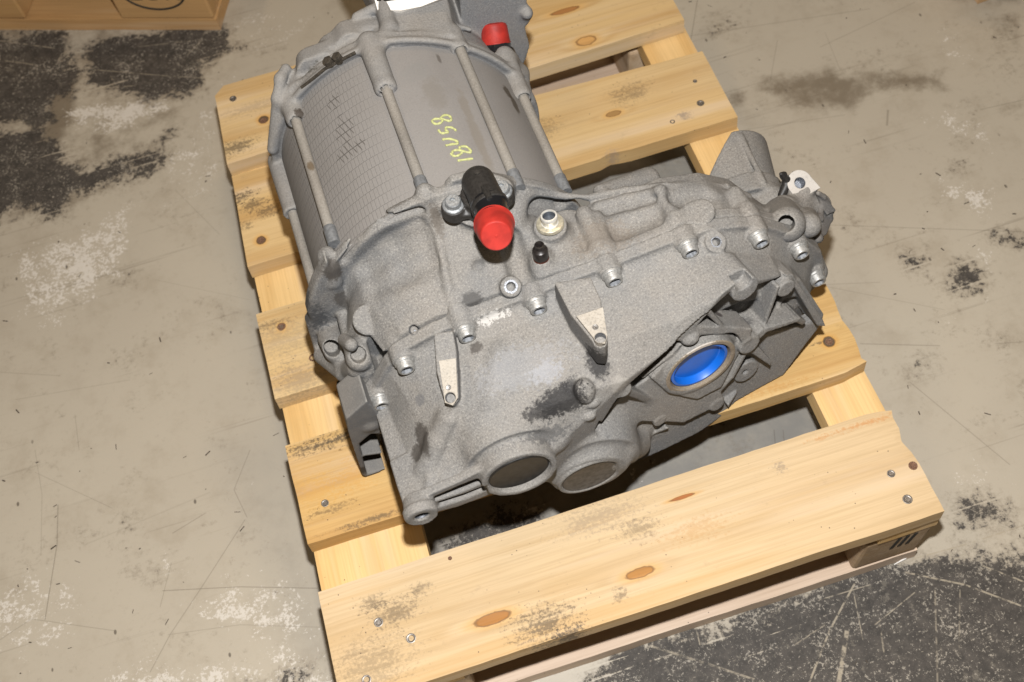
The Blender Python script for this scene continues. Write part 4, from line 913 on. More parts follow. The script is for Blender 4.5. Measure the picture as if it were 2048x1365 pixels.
# ---- rear half of the gear case
def gear_case():
    g = rear_base(1.45)
    # raised ridges
    g.line([(-108.5, -182.6, 90.3), (-108.3, -188.2, 83.4), (-110.9, -191.8, 64.8)], 8.5, 3); g.line([(-110.0, -191.9, 68.6), (-114.7, -193.0, 14.7), (-115.5, -233.8, 20.0)], 6.5, 3)
    g.line([(-10.9, -186.5, 135.3), (-11.1, -196.0, 111.8), (-12.0, -219.7, 97.7), (-15.3, -251.8, 84.9), (-17.3, -272.0, 74.9)], 5, 3)
    g.line([(-9.2, -185.2, 137.9), (-9.3, -195.5, 110.2)], 7.5, 6)
    g.line([(-94.7, -191.8, 89.0), (-74.5, -189.0, 113.8), (-49.6, -191.0, 125.9), (-15.5, -191.8, 125.3)], 3, 6, True)
    # sunken panel
    g.line([(-78.6, -204.0, 80.7), (-49.6, -206.2, 99.9), (-26.0, -208.8, 106.2)], 9, 14, True); g.line([(-79.2, -222.5, 79.0), (-51.8, -225.7, 92.7), (-28.2, -226.6, 96.6)], 8, 14, True)
    # casting pads
    for p, r in (((-91.7, -241.3, 59.1), 14.5), ((214.2, -263.6, 91.7), 15)):
        n = Vector((0, -.5, .86)) if p[0] < 0 else Vector((.05, -.1, 1)); n.normalize()
        g.cyl(Vector(p) - n * 6, Vector(p) + n * 2.6, r, r * .97, 1.2)
    # bosses of the joint bolts
    for i, (x, z) in enumerate(BOLTS):
        y = {2: -252, 3: -236, 4: -222, 5: -228, 6: -240}.get(i, -252)
        g.cap((x, -264, z), (x, y, z + (2 if i in (3, 4) else 0)), 10.3, 7.6, 5); g.cyl((x, -272.6, z), (x, -258, z), 10.5, None, 3)
    g.line([(138.0, -214.3, 75.7), (164.1, -216.1, 76.1), (190.1, -224.2, 82.0), (190.0, -253.6, 87.7), (198.5, -284.6, 85.9)], 5, 3)
    g.line([(131.0, -229.1, 79.2), (128.1, -266.0, 83.6), (125.8, -284.1, 78.6)], 7.5, 3.5)
    g.line([(127.8, -202.4, 77.5), (168.5, -204.9, 73.4), (201.4, -220.4, 82.1), (260.7, -224.7, 55.6), (285.2, -226.6, 30.4)], 3.5, 2); g.line([(72.7, -193.0, 106.3), (104.7, -193.0, 83.7), (128.1, -201.8, 78.1)], 3.5, 2)
    g.line([(85.0, -194.2, 85.4), (108.3, -194.2, 67.8), (125.6, -208.2, 76.8)], 5, 6, True); g.line([(143.0, -226.7, 81.4), (164.1, -228.5, 82.6), (184.2, -232.5, 86.4)], 3.5, 5, True)
    g.line([(147.9, -251.4, 88.1), (174.8, -249.5, 90.4)], 8, 12, True)
    g.line([(204.8, -240.7, 89.9), (231.1, -242.3, 82.1)], 8, 12, True)
    # hump carrying the elbow, columns and tapped bosses
    g.cyl((37.2, -181.1, 86.0), (32.4, -201.9, 128.0), 27, 25, 10); g.cyl((12.5, -177.2, 90.0), (10.1, -199.7, 128.0), 12, 10, 10); g.cyl((59.0, -179.3, 90.0), (54.6, -201.7, 128.0), 12, 10, 10)
    g.cap((72.2, -192.5, 97.6), (49.9, -228.6, 91.3), 9, 9, 10); g.line([(49.9, -228.6, 91.3), (47.7, -267.9, 84.1)], 10, 9, 8)
    g.cyl((88.3, -228.4, 60.0), (86.6, -233.3, 99.5), 19, 14.5, 8)
    g.cap((69.2, -259.8, 84.2), (70.4, -254.6, 88.2), 10, 9, 6)
    a = Vector((35.2, -272.2, 84.7)) + Vector((0, -1, 2)); n = Vector((0, -.45, .9)).normalized(); g.cyl(a - n * 14, a + n * 5, 11, 9.2, 3); g.cyl(a - n * 4, a + n * 8, 4.2, None, .8, True)
    a = Vector((-56.3, -272.8, 70.0)); n = Vector((-.2, -.45, .86)).normalized(); g.cyl(a - n * 6, a + n * 8, 4.2, None, .8, True)
    g.ell((15.4, -243.7, 90.4), (6, 6, 5), 3)
    # little tab on the rim behind the hump
    g.prism([(8, 128), (10, 140), (16, 146), (32, 145), (40, 137), (44, 124)], -190, -182, None, 2)
    # cheek hanging down on the left, with its bolt eye
    ck = [(-108.7, -196.0, 103.1), (-120.1, -196.0, 83.3), (-129.0, -196.0, 68.9), (-139.0, -196.0, 48.4), (-145.0, -196.0, 31.0), (-145.4, -196.0, 18.1), (-151.2, -196.0, 9.3), (-153.2, -196.0, -14.1), (-155.6, -196.0, -41.5), (-148.1, -196.0, -57.3), (-129.4, -196.0, -56.1), (-102.8, -196.0, -7.2)]
    g.prism([(p[0], p[2]) for p in ck], -197, -182, None, 4, False, 3)
    g.cap((-133.5, -206.0, -6.3), (-130.5, -226.0, 2.0), 13, 13, 6); g.cap((-149.5, -206.0, -32.3), (-131.3, -244.0, -11.5), 8, 9, 8); g.cyl((-132.5, -244.0, 28.7), (-135.3, -214.0, -5.5), 7.5, None, 1, True)
    g.cap((-125.7, -246.0, -6.6), (-115.9, -262.0, 20.5), 10, 10, 8)
    g.cap((-110.7, -262.0, 35.6), (-110.5, -252.0, 33.5), 12.5, 12, 5); g.cyl((-109.4, -280.0, 60.8), (-110.5, -258.0, 38.2), 7, None, 1, True)
    g.cap((-118.9, -240.0, 37.7), (-112.9, -258.0, 54.9), 6, 6, 5)
    g.prism([(p[0], p[2]) for p in ((-99.3, -262.0, 49.0), (-81.5, -262.0, 48.4), (-82.3, -262.0, 20.1), (-97.0, -262.0, 4.3), (-101.2, -262.0, 17.3))], -275, -250, None, 1.5, True)
    # right-hand shoulder: the horn, squared boss, ears
    def horn(X, Y, Z):           # flared shroud, its mouth cut off slantwise
        t = np.clip((Y + 222) / 100, 0, 1); q = np.sqrt((X - 304 - 8 * t) ** 2 + (Z + 54 + 6 * t) ** 2)
        w = np.clip(1 - np.abs(q - (39 + 12 * t)) / 4, 0, 1)
        d = np.maximum((q - (35 + 17 * t)) * .97, np.maximum(-222 - Y, Y + 120))
        return np.maximum(d, (-(X - 312) * .66 + (Y + 126) * .75))
    g.op(horn, (245, -224, -127), (372, -116, 5), 5)
    g.cyl((305, -198, -53), (307, -176, -54), 46, 46.5, 3)
    g.line([(322, -190, -10), (326, -128, -12)], 3, 3)
    a, b = (316.2, -240.0, 2.6), (302.8, -272.0, 35.6); g.cap(a, b, 17, 17, 5); g.cap((302.1, -250.0, 15.0), (323.5, -250.0, 10.1), 9, 11, 5); g.cyl((285.3, -300.0, 73.2), (306.5, -262.0, 28.5), 7.5, None, 1, True)
    g.cap((338.9, -250.0, -4.8), (328.4, -270.0, 17.4), 12, 12, 5); g.line([(337.0, -225.0, -19.6), (344.1, -245.0, -16.0)], 8, 8)
    g.line([(327.9, -205.0, -23.4), (356.2, -205.0, -48.6)], 12, 8)
    g.cap((335.3, -272.0, -43.0), (336.4, -262.0, -39.6), 13, 12, 6); g.cap((345.9, -276.0, -66.6), (352.3, -258.0, -72.8), 12.5, 11, 5)
    # flat lug tab behind the right rim
    g.cap((147.2, -196.0, 70.9), (202.6, -176.0, 35.9), 7, 12.5, 5)
    g.half((0, 0, -127), (0, 0, -1))
    return surface_net(g, 'gear_case', rear_mat, unit)
gear_case()

# ---- front cover
def arm(g, poly, n, t):
    """a cantilever arm: outline on its top face, thickness t downwards"""
    P_ = np.array(poly); o = P_[0]; n = np.array(n) / np.linalg.norm(n); e1 = np.cross((0, 1., 0), n); e1 /= np.linalg.norm(e1); e2 = np.cross(n, e1)
    g.prism([((p - o) @ e1, (p - o) @ e2) for p in P_], -t, 0, (o, e1, e2, n), 2.5)
PN = np.array([.10, -.985, .10]); PN = PN / np.linalg.norm(PN); BO = dpt(0, 0, 22)      # output bore: face centre and axis
def front_cover():
    g = front_base(1.2)
    BIG = 120
    # --- inclined differential face: hollow out, then raise plate, walls and ribs
    pocket = [(-108.3, 6.3), (-93.9, 29.2), (-80.6, 44.3), (-54.2, 53.9), (-26.7, 62.2), (0.3, 75.1), (20.1, 85.0), (33.6, 89.6), (51.2, 75.6), (76.5, 60.8), (90.6, 53.8), (92.9, 53.5), (101.9, 45.6), (110.1, 31.4), (137.3, -43.7), (157.2, -75.4)]
    pocket += [(190, -60), (190, -190), (-130, -190), (-128, -30), (-110.9, 13.9)]
    g.prism(pocket, 0, BIG, DF, 1.2, True)
    plate = [(-67.5, 0.5), (50.3, 67.9), (126.5, 17.1), (155.2, -54.4), (153.3, -67.1), (133.2, -88.0), (107.8, -117.7), (79.5, -117.5), (50.2, -118.1), (30.3, -130.6), (4.9, -137.1), (-36.4, -133.7), (-78.5, -127.2), (-95, -100), (-100, -20)]
    g.prism(plate, -12, 0, DF, 2)
    g.prism([(45.9, 29.3), (58.0, 28.2), (108.0, 4.3), (90.9, -28.8), (68.5, -17.6), (42.4, 8.5), (33.2, 30.9)], -12, 6, DF, 7, True)
    g.prism([(110.4, -1.9), (124.3, -8.3), (141.5, -53.4), (131.9, -51.4), (95.9, -34.4)], -9, 6, DF, 6, True)
    # raised rim down the right side
    g.prism([(99.0, 52.6), (108.8, 46.0), (144.7, -43.1), (148.6, -56.5), (138.5, -49.0), (111.7, 24.3), (102.3, 40.8)], -12, 12, DF, 1.5)
    g.cyl(dpt(*(45.9, 85.1), -6), dpt(*(45.9, 85.1), 30), 13.5, None, 2); g.cyl(dpt(*(44.4, 94.3), 18), dpt(*(44.4, 94.3), 50), 8, None, 1, True)
    g.cyl(dpt(*(98.0, 38.2), -8), dpt(*(98.0, 38.2), 17), 9.5, None, 2)
    g.cyl(dpt(*(-81.6, 33.7), 0), dpt(*(-83.1, 40.1), 32), 10, 8, 2)
    # broad lower floor, plug platform, higher strip under the rim
    floor_ = [(-54.0, 8.0), (-22.5, 23.5), (7.6, 17.6), (61.3, -21.6), (48.3, -36.9), (25.2, -68.6), (29.2, -84.2), (28.2, -92.0), (21.6, -95.3), (11.4, -88.8), (-18.8, -86.9), (-36.9, -70.3), (-45.8, -68.1), (-51.6, -58.3), (-102.9, -10.7), (-74.9, 8.0)]
    g.prism(floor_, -4, 12, DF, 1.5)
    g.prism([(-14.3, 40.1), (1.3, 36.0), (40.0, 12.5), (50.3, -9.9), (40.8, -24.4), (23.9, -55.1), (-3.9, -54.2), (-32.7, -21.5), (-48.4, 13.9), (-25.1, 30.6)], -4, 17, DF, 3)
    g.prism([(-32.8, 69.2), (-23.6, 56.9), (-17.3, 51.0), (-14.1, 45.8), (-8.5, 43.8), (-2.9, 48.3), (35.2, 25.2), (40.8, 17.5), (45.8, 2.0), (53.6, 2.4), (56.7, 16.7), (25.7, 42.0), (9.8, 77.3), (5.0, 87.9)], -4, 23, DF, 1.5)
    g.prism([(9.0, 70.8), (22.9, 43.4), (-0.2, 61.2)], 9, 40, DF, 1.5, True)
    g.ell(dpt(*(-7.6, 48.2), 20), (9, 8, 7), 2)
    # star-shaped boss and ribs out to the rim
    def rib(a, b, ha, hb, r=3.2, k=1.8):
        pa, pb = np.array(a), np.array(b); d = pb - pa; L = np.hypot(*d); d = d / L
        e = DE1 * d[0] + DE2 * d[1]
        g.prism([(0, -13), (L, -13), (L, hb), (0, ha)], -r, r, (dpt(*pa), e, DN, np.cross(e, DN)), k, False, .8)
    g.cyl(dpt(*(53.1, -5.3), -4), dpt(*(53.1, -5.3), 23), 13, 11, 3)
    rib((87.5, 51.7), (76.6, -0.5), 20, 14, 2.0); rib((76.6, -0.5), (58.3, -4.1), 14, 21, 3)
    rib((121.9, -32.1), (111.2, -15.3), 13, 17, 3); rib((111.2, -15.3), (97.4, -10.5), 17, 18, 2.8); rib((97.4, -10.5), (72.5, -2.2), 18, 19, 3); rib((72.5, -2.2), (54.8, -5.0), 19, 22, 5)
    g.prism([(54.9, -13.8), (62.7, -15.0), (83.0, -60.1), (81.3, -67.2), (61.3, -33.4), (52.4, -22.7)], -3, 15, DF, 1.5)
    rib((52.7, -19.8), (37.9, -52.3), 18, 15, 2.6); rib((37.9, -52.3), (25.1, -70.2), 15, 11, 2.2)
    rib((30.5, 82.9), (21.9, 75.4), 18, 14, 2); rib((6.5, 86.9), (26.2, 39.2), 26, 22, 2); rib((8.5, 72.8), (-2.3, 63.0), 25, 23, 1.6)
    rib((-15.3, 41.9), (-25.5, 32.8), 19, 18, 1.8); rib((-25.5, 32.8), (-55.6, 15.6), 18, 13, 1.8)
    rib((-81.0, 35.4), (-48.7, -29.2), 30, 11, 3.6, 2.5)
    rib((33.7, -103.0), (49.9, -101.1), 10, 2, 2.4); rib((-34.5, -85.4), (-47.1, -96.7), 10, 1, 2.4)
    g.cyl(dpt(*(19.7, -86.9), -4), dpt(*(19.7, -86.9), 13), 8, None, 1.5); g.cyl(dpt(*(-44.2, -62.7), -4), dpt(*(-44.2, -62.7), 13), 6.5, None, 1.5)
    g.cyl(dpt(*(59.6, -69.4), -2), dpt(*(59.6, -69.4), 6), 14, None, 1.2); g.cyl(dpt(*(57.8, -68.8), 0), dpt(*(57.8, -68.8), 10), 3, None, .8, True)
    # output bore: collar and bore
    g.cyl(BO + PN * -26, BO, 41, 36.5, 4); g.cyl(BO + PN * -40, BO + PN * 18, 31.2, None, 1, True)
    # --- bearing domes
    g.cyl((-8, -345, 3), (-8, -388, 3), 50, 44, 7); g.cyl((-8, -380, 4), (-9, -409, 7), 36, 34, 4); g.cyl((-9, -405.5, 7), (-9, -418, 7), 28.6, None, .8, True)
    g.cap((28, -372, 10), (30, -386, 8), 16, 13, 6)
    g.cyl((62, -350, -66), (58, -388, -68), 58, 50, 9); g.cyl((58, -384, -68), (56.5, -402, -68), 46, 35, 7); g.cyl((56, -396, -68), (56, -404, -68), 32.5, 31.5, 1.5); g.cyl((56, -401.8, -68), (56, -412, -68), 28.5, None, .8, True)
    g.cap((113.6, -370.0, -106.4), (92.0, -388.0, -67.9), 16, 14, 10)
    # --- foot: threaded eye, arms to the dome
    g.cyl((-100.5, -394, -4), (-101, -411, 0), 13, 15.5, 3.5); g.cyl((-101, -404, 0), (-101, -413, 0), 15.5, 14.5, 1.5)
    g.prism([(-114, -34), (-114, -5), (-99, 0), (-74, 7), (-66, 6), (-80, -34)], -398, -350, None, 2); g.cyl((-101, -395, 0), (-101, -420, 0), 6.6, None, .8, True)
    g.prism([(-96, 2), (-60, 8), (-38, 10), (-38, 24), (-60, 16), (-96, 9)], -400, -392, None, 3)
    g.prism([(-100, -22), (-60, -26), (-36, -22), (-36, -34), (-70, -38), (-100, -30)], -400, -350, None, 3)
    g.prism([(-86, -1), (-60, 3), (-40, 5), (-40, -6), (-60, -10), (-86, -10)], -420, -376, None, 3, True)
    g.prism([(-84, -15), (-60, -17), (-42, -15), (-42, -21), (-62, -25), (-84, -23)], -420, -372, None, 3, True)
    # ridge down the left flank and the flank's step
    g.line([(-42.9, -344.5, 45.4), (-48.9, -352.2, 38.7), (-64.4, -361.3, 21.0), (-76.9, -371.4, 7.8), (-88.1, -389.0, -0.4)], 4.6, 3); g.line([(-54.4, -347.9, 36.3), (-68.9, -356.7, 19.1), (-86.0, -370.6, 2.1)], 7, 8)
    g.line([(8.4, -316.3, 60.1), (-11.4, -352.1, 48.7), (-38.0, -375.4, 23.2)], 4, 12)
    # bolt bosses of the joint
    for i, (x, z) in enumerate(BOLTS):
        g.cyl((x, -273.8, z), (x, -289.5, z), 11, 10.6, 3)
    g.cap((-15.9, -262.4, 80.5), (-12.4, -285.3, 66.8), 9, 9, 5)
    a = Vector((217.8, -293.1, 81.4)); n = Vector((.1, -.4, .9)).normalized(); g.cyl(a - n * 12, a + n * 4, 11, 9.6, 3); g.cyl(a - n * 4, a + n * 8, 3.8, None, .8, True)
    # arms with machined pads
    arm(g, [(-41.0, -290.2, 82.0), (-25.5, -295.7, 88.0), (-28.6, -313.0, 84.0), (-39.2, -347.8, 66.0), (-45.5, -351.9, 62.0), (-51.4, -347.6, 62.0), (-50.0, -321.3, 72.0)], (-.15, -.35, .93), 16)
    arm(g, [(70.0, -290.8, 101.0), (100.6, -297.2, 106.0), (101.1, -319.8, 106.0), (93.5, -357.2, 106.0), (88.6, -364.2, 104.0), (81.9, -361.0, 103.0), (72.2, -324.9, 103.0)], (0, -.03, 1), 34)
    for p, n_, r in (((-45.6, -345.9, 67.0), (-.15, -.35, .93), 5.2), ((86.9, -357.2, 106.8), (0, -.03, 1), 5.4)):
        p = np.array(p); n_ = np.array(n_); g.cyl(p - n_ * 11, p + n_ * 6, r, None, .6, True)
    # domes and vent marks
    g.ell((65.4, -372.4, 50.8), (9.5, 9, 8), 2); g.cap((65.2, -374.9, 45.9), (65.1, -370.8, 52.9), 8, 8, 2)
    for p in ((69.9, -381.2, 36.8), (64.0, -386.3, 25.7)):
        g.ell(p, (6.5, 3.6, 5), 1)
    g.line([(35.3, -243.7, 88.8), (35.1, -244.2, 88.8)], 1, 1)
    # skirts on the left below the joint
    g.half((0, 0, -150), (0, 0, -1))
    return surface_net(g, 'front_cover', front_mat, unit)
fc = front_cover()

# machined pads on the arms
def holed_plate(name, poly, n, t, mt, parent, holes, depth=9):
    """a convex machined face with a drilled hole through it (first of holes), lit into the bore"""
    n = Vector(n).normalized(); A = [Vector(p) for p in poly]; o = A[0]
    A = [p - n * (p - o).dot(n) for p in A]
    c = Vector(holes[0][0]); c = c - n * (c - o).dot(n); r = holes[0][1]
    x = n.orthogonal().normalized(); y = n.cross(x); N = 64; V = []; Fc = []
    P2 = [((p - c).dot(x), (p - c).dot(y)) for p in A]
    def reach(t):
        dx, dy = math.cos(t), math.sin(t); best = None
        for i in range(len(P2)):
            (ax, ay), (bx, by) = P2[i], P2[(i + 1) % len(P2)]
            ex_, ey_ = bx - ax, by - ay; den = dx * ey_ - dy * ex_
            if abs(den) < 1e-9: continue
            s_ = (ax * ey_ - ay * ex_) / den; k = (ax * dy - ay * dx) / den
            if s_ > 0 and -1e-6 <= k <= 1 + 1e-6: best = s_ if best is None else max(best, s_)
        return best or r * 1.1
    angs = sorted([2 * math.pi * i / N for i in range(N)] + [math.atan2(q, p) % (2 * math.pi) for p, q in P2]); N = len(angs)
    for lev in range(6):
        for t in angs:
            d = x * math.cos(t) + y * math.sin(t); R_ = reach(t)
            rr, hh = ((R_, 0), (R_, t_of - .4), (max(R_ - .5, r + .6), t_of), (r + .5, t_of), (r, t_of - .5), (r * .95, -depth))[lev]
            V.append((c + d * rr + n * hh) * .001)
    for l in range(5):
        for i in range(N):
            j = (i + 1) % N; Fc.append((l * N + i, l * N + j, (l + 1) * N + j, (l + 1) * N + i))
    me = bpy.data.meshes.new(name); me.from_pydata(V, [], Fc); me.update()
    o_ = link(name, me, mt, parent, 30)
    revolve('bore', [(r * .99, t_of - .6), (r * .93, -depth), (0, -depth)], c, n, bright, o_, 28)
    for (p, r2) in holes[1:]:
        p = Vector(p); p = p - n * (p - o).dot(n)
        revolve('dowel_mark', [(r2 * 1.1, t_of + .05), (r2, t_of + .25), (r2 * .8, t_of + .1), (0, t_of + .05)], p, n, eye_mat, o_, 20)
    return o_
t_of = 1.2
def pad(poly, n, t, mt, holes): return holed_plate('machined_pad', poly, n, t, mt, unit, holes)
pad([(-44.1, -313.6, 75.5), (-30.7, -319.4, 83.0), (-39.6, -348.4, 67.5), (-45.4, -352.2, 63.5), (-51.0, -347.1, 63.5)], (-.15, -.35, .93), 1.2, machined, [((-45.6, -345.9, 67.0), 4.6), ((-44.1, -337.3, 69.0), 2.2)])
pad([(75.3, -331.1, 103.4), (99.1, -331.0, 106.6), (93.0, -357.4, 106.6), (88.4, -363.6, 104.8), (82.9, -360.9, 103.8)], (0, -.03, 1), 1.2, machined, [((86.9, -357.2, 106.8), 4.8), ((86.5, -346.7, 106.6), 2.4)])
def tapped(p, n, r, depth=9, ring=True):
    n = Vector(n).normalized()
    o = revolve('threaded_hole', [(r * 1.55, .0), (r * 1.5, .5), (r * 1.02, .55), (r, .1), (r * .98, -depth), (0, -depth)] if ring else [(r * 1.04, .2), (r, 0), (r * .98, -depth), (0, -depth)], p, n, bright, unit, 24)
    return o
tapped(Vector((35.2, -272.2, 84.7)) + Vector((0, -1, 2)) + Vector((0, -.45, .9)) * 4.4, (0, -.45, .9), 4.1); tapped(Vector((217.8, -293.1, 81.4)) + Vector((.1, -.4, .9)) * 3.4, (.1, -.4, .9), 3.8)
tapped(Vector((-56.3, -272.8, 70.0)), (-.2, -.45, .86), 4.0, 6, False); tapped((-101, -411, 0), (0, -1, 0), 6.5, 9, False)
disc_mat = simple('bearing_cap_dark', (.012, .011, .010), .55, 0, .4, .5, 160, .15)
disc_mat2 = simple('bearing_cap_grey', (.062, .058, .054), .6, 0, .4, .3, 220, .15)
revolve('bearing_cap', [(0, .2), (24.6, 0), (26.2, .8), (27.6, .2), (28.5, -1.5)], (-9, -406, 7), (0, -1, 0), disc_mat, unit, 56)
revolve('bearing_cap', [(0, .2), (24.6, 0), (26.5, .7), (28.4, -1)], (56, -402.3, -68), (0, -1, 0), disc_mat2, unit, 56)

# ---- joint bolts: flange, barrel-shaped head, socket
def flange_bolt(p, ax_, s=1., turn=0):
    o = revolve('flange_bolt', [(9.9 * s, -2), (9.9 * s, 1.4 * s), (9.4 * s, 2.2 * s), (8.6 * s, 2.7 * s), (8.35 * s, 3.2 * s), (8.3 * s, 8.2 * s), (7.6 * s, 9.5 * s), (6.3 * s, 9.9 * s), (5.5 * s, 9.4 * s)], p, ax_, bolt_mat, unit, 36)
    u = Vector(ax_).normalized(); x = u.orthogonal().normalized(); y = u.cross(x); V = []; Fc = []
    n = 36
    for lv, h in ((0, 9.4), (1, 4.6)):
        for i in range(n):
            t = 2 * math.pi * i / n; r = (5.4 if lv == 0 else 4.9) * s * (1 - .07 * math.cos(6 * t + turn))
            V.append((Vector(p) + u * h * s + (x * math.cos(t) + y * math.sin(t)) * r) * .001)
    V.append((Vector(p) + u * 4.3 * s) * .001)
    for i in range(n): Fc.append((i, (i + 1) % n, n + (i + 1) % n, n + i)); Fc.append((n + i, n + (i + 1) % n, 2 * n))
    Fc = [f[::-1] for f in Fc]
    me = bpy.data.meshes.new('socket'); me.from_pydata(V, [], Fc); me.update(); link('socket', me, bolt_in, o, 30)
for i, (x, z) in enumerate(BOLTS): flange_bolt((x, -290, z), (0, -1, 0), .94, i * .7)

# ---- blue plug in the output bore
def plug():
    o = revolve('blue_plug', [(30.2, -14), (29.8, -5), (29.2, -2.6), (26.6, -2.2), (26.0, -3.2), (25.2, -9), (24.4, -9.6), (0, -9.8)], BO, PN, blue_pl, unit, 64)
    revolve('seal_ring', [(30.4, -30), (30.6, -4), (31.3, -.2), (32.2, .5), (35.2, .5), (36.2, -.4)], BO, PN, cast_metal('bore_rim_rust', (.17, .14, .11), (.24, .19, .13), [(tuple(dpt(-2, 34, 22)), (16, 8, 6), (.55, .5, .45), .7, 1.)], .9, .8, .3), unit, 64)
plug()

# ---- black elbow with its red cap
E0, E1, E2, E3, E4 = [Vector(v) for v in ((36.3, -199.5, 146.0), (37.1, -229.0, 150.0), (36.0, -241.8, 153.0), (33.9, -254.9, 157.0), (30.5, -274.8, 170.0))]
ax_e = (E1 - E0).normalized()
def elbow():
    L = (E1 - E0).length; r = 14.6
    prof = [(0, -r * .9)] + [(r * math.sin(t), -r * .9 * math.cos(t)) for t in np.linspace(.15, math.pi / 2, 9)] + [(r * 1.01, L * .6), (r * 1.04, L), (r * 1.12, L + .5), (r * 1.12, L + 4), (r * 1.0, L + 5)]
    o = revolve('hose_elbow', prof, E0, ax_e, black_pl, unit, 48)
    revolve('elbow_pip', [(2.2, -1), (2.2, 1.2), (0, 1.3)], E0 + ax_e * 2 + Vector((0, 0, r)), (0, 0, 1), black_pl, o, 12)
    a = E0 + ax_e * (L - 10) + Vector((0, 0, r * 1.02)); b = E0 + ax_e * (L + 6) + Vector((0, 0, r * 1.12))
    tube('snap_tab', [a, (a + b) / 2 + Vector((0, 0, .6)), b], [2.6, 2.8, 2.6], black_pl, o, 8)
    L2 = (E3 - E1).length
    revolve('hose_stub', [(15.0, 0), (16.0, .8), (16.1, 3.5), (15.2, 4.5), (14.6, 6), (14.6, L2 * .6), (15.5, L2 * .62), (15.5, L2 + 6)], E1, E3 - E1, black_gl, o, 48)
    # foot and bolt ears
    g = Grid((-45, -300, 95), (110, -140, 165), 1.1)
    p1, p2 = Vector((9.9, -207.0, 136.0)), Vector((52.8, -210.1, 138.0)); c = Vector((34.8, -206.0, 132.0))
    g.cyl(c - Vector((0, 0, 10)), c + Vector((0, 0, 8)), 19, 17, 3)
    for p in (p1, p2):
        g.cyl(p - Vector((0, 0, 12)), p, 11.2, 10.8, 2)
    for p in (p1, p2):
        d = (c - p); d.z = 0; d.normalize(); w = Vector((-d.y, d.x, 0))
        for s_ in (-1, 1): g.cap(p + w * s_ * 7 - Vector((0, 0, 6)), c + w * s_ * 14 - Vector((0, 0, 4)), 4.2, 4.2, 2)
        g.cap(p - Vector((0, 0, 7)), c - Vector((0, 0, 7)), 6, 8, 2)
    surface_net(g, 'elbow_flange', black_pl, o, 2)
    for p in (p1, p2):
        bo = revolve('cap_screw', [(9.4, -.5), (9.4, 1.4), (8.6, 2.2), (7.4, 2.6), (6.9, 3.4), (6.7, 7.0), (5.9, 7.9), (2.6, 8.0), (2.4, 6.6), (0, 6.4)], p, (.05, -.1, 1), simple('screw_zinc', (.25, .26, .265), .5, .55, .5, .25, 500, .08), o, 32)
    L3 = (E4 - E3).length
    revolve('red_cap', [(15.4, -3), (16.8, -3), (17.1, -1.8), (16.4, -.8), (15.6, L3 * .4), (13.1, L3 - 1.6), (12.6, L3 - .6), (11.9, L3 - .1), (9, L3 - .3), (1.2, L3 - .4), (.8, L3), (0, L3)], E3, E4 - E3, red_pl, o, 56)
elbow()

# ---- bright spigot and black breather
zinc = simple('yellow_zinc', (.60, .55, .42), .36, .6, .5, .2, 300)
zinc2 = simple('zinc_tube', (.62, .60, .55), .35, .4, .5, .15, 300)
sp0 = Vector((86.8, -232.8, 101.0)); sn = Vector((0, .16, 1)).normalized()
o = revolve('tube_spigot', [(12.2, -1.5), (12.2, .9), (11.6, 1.4), (8, 1.5), (6.9, 2), (6.7, 5), (7.4, 6.2), (7.7, 9.5), (7.2, 10.6), (5.9, 10.8), (5.7, 10.0), (5.7, 8)], sp0, sn, zinc2, unit, 40)
revolve('spigot_bore', [(5.6, 9.6), (5.35, 5), (0, 5)], sp0, sn, simple('spigot_inside', (.10, .11, .125), .4, .5), o, 32)  # dark inner colour paints the shade down the hollow tube
revolve('spigot_collar', [(7.6, 1.7), (11.4, 1.75), (12.1, 1.3), (12.5, .2), (12.5, -1.8)], sp0, sn, zinc, o, 40)
br0 = Vector((69.2, -257.9, 88.0)) + Vector((0, 0, 1)); bn = Vector((0, .10, 1)).normalized()
bmat = simple('breather_black', (.022, .018, .016), .35, .2, .5, .3, 300)
o = revolve('breather', [(6.8, 4), (7.0, 4.4), (7.0, 13), (6.6, 14.4), (5.0, 15.6), (4.2, 16.6), (4.1, 19.6), (4.5, 20.2), (4.3, 20.8), (3.4, 21), (3.0, 20.4), (2.8, 8), (0, 8)], br0, bn, bmat, unit, 32)
revolve('breather_base', [(7.2, -4), (7.2, 4), (6.6, 5)], br0, bn, simple('breather_rust', (.075, .018, .008), .5, .2, .5, .4, 400), o, 32)

# ---- right-hand bracket: white machined lug, bent steel bracket, black clip
def lug():
    c = Vector((347.2, -215.0, 5.9)); n = Vector((.05, -.42, .9)).normalized(); e1_ = Vector((1, .12, 0)).normalized(); e1_ = (e1_ - n * e1_.dot(n)).normalized(); e2_ = n.cross(e1_)
    e1_ = (e1_ * .96 + e2_ * .2).normalized(); e2_ = n.cross(e1_)
    poly = [c + e1_ * (13 * math.cos(t)) + e2_ * (13 * math.sin(t)) for t in np.linspace(-.15, math.pi + .15, 18)] + [c - e1_ * 13.5 - e2_ * 13, c + e1_ * 14 - e2_ * 16]
    g = Grid((300, -300, -125), (440, -130, 40), 1.5)
    fr = (np.array(c), np.array(e1_), np.array(e2_), np.array(n))
    g.prism([((p - c).dot(e1_), (p - c).dot(e2_)) for p in poly], -22, 0, fr, 2)
    g.line([(348.2, -218.0, -10.7), (351.0, -225.0, -22.7), (338.5, -232.0, -15.5), (321.3, -235.0, 1.7)], 14, 7); g.line([(351.0, -225.0, -22.7), (366.7, -228.0, -24.5)], 12, 7)
    g.line([(344.1, -212.0, -18.7), (327.0, -224.0, -13.9)], 9, 6)
    g.cyl(c - n * 14, c + n * 4, 6.2, None, .8, True)
    lg = surface_net(g, 'mount_lug', rear_mat, unit)
    holed_plate('machined_face', [p + n * .2 for p in poly], n, .8, machined_white, lg, [(c, 5.6)], 10)
lug()
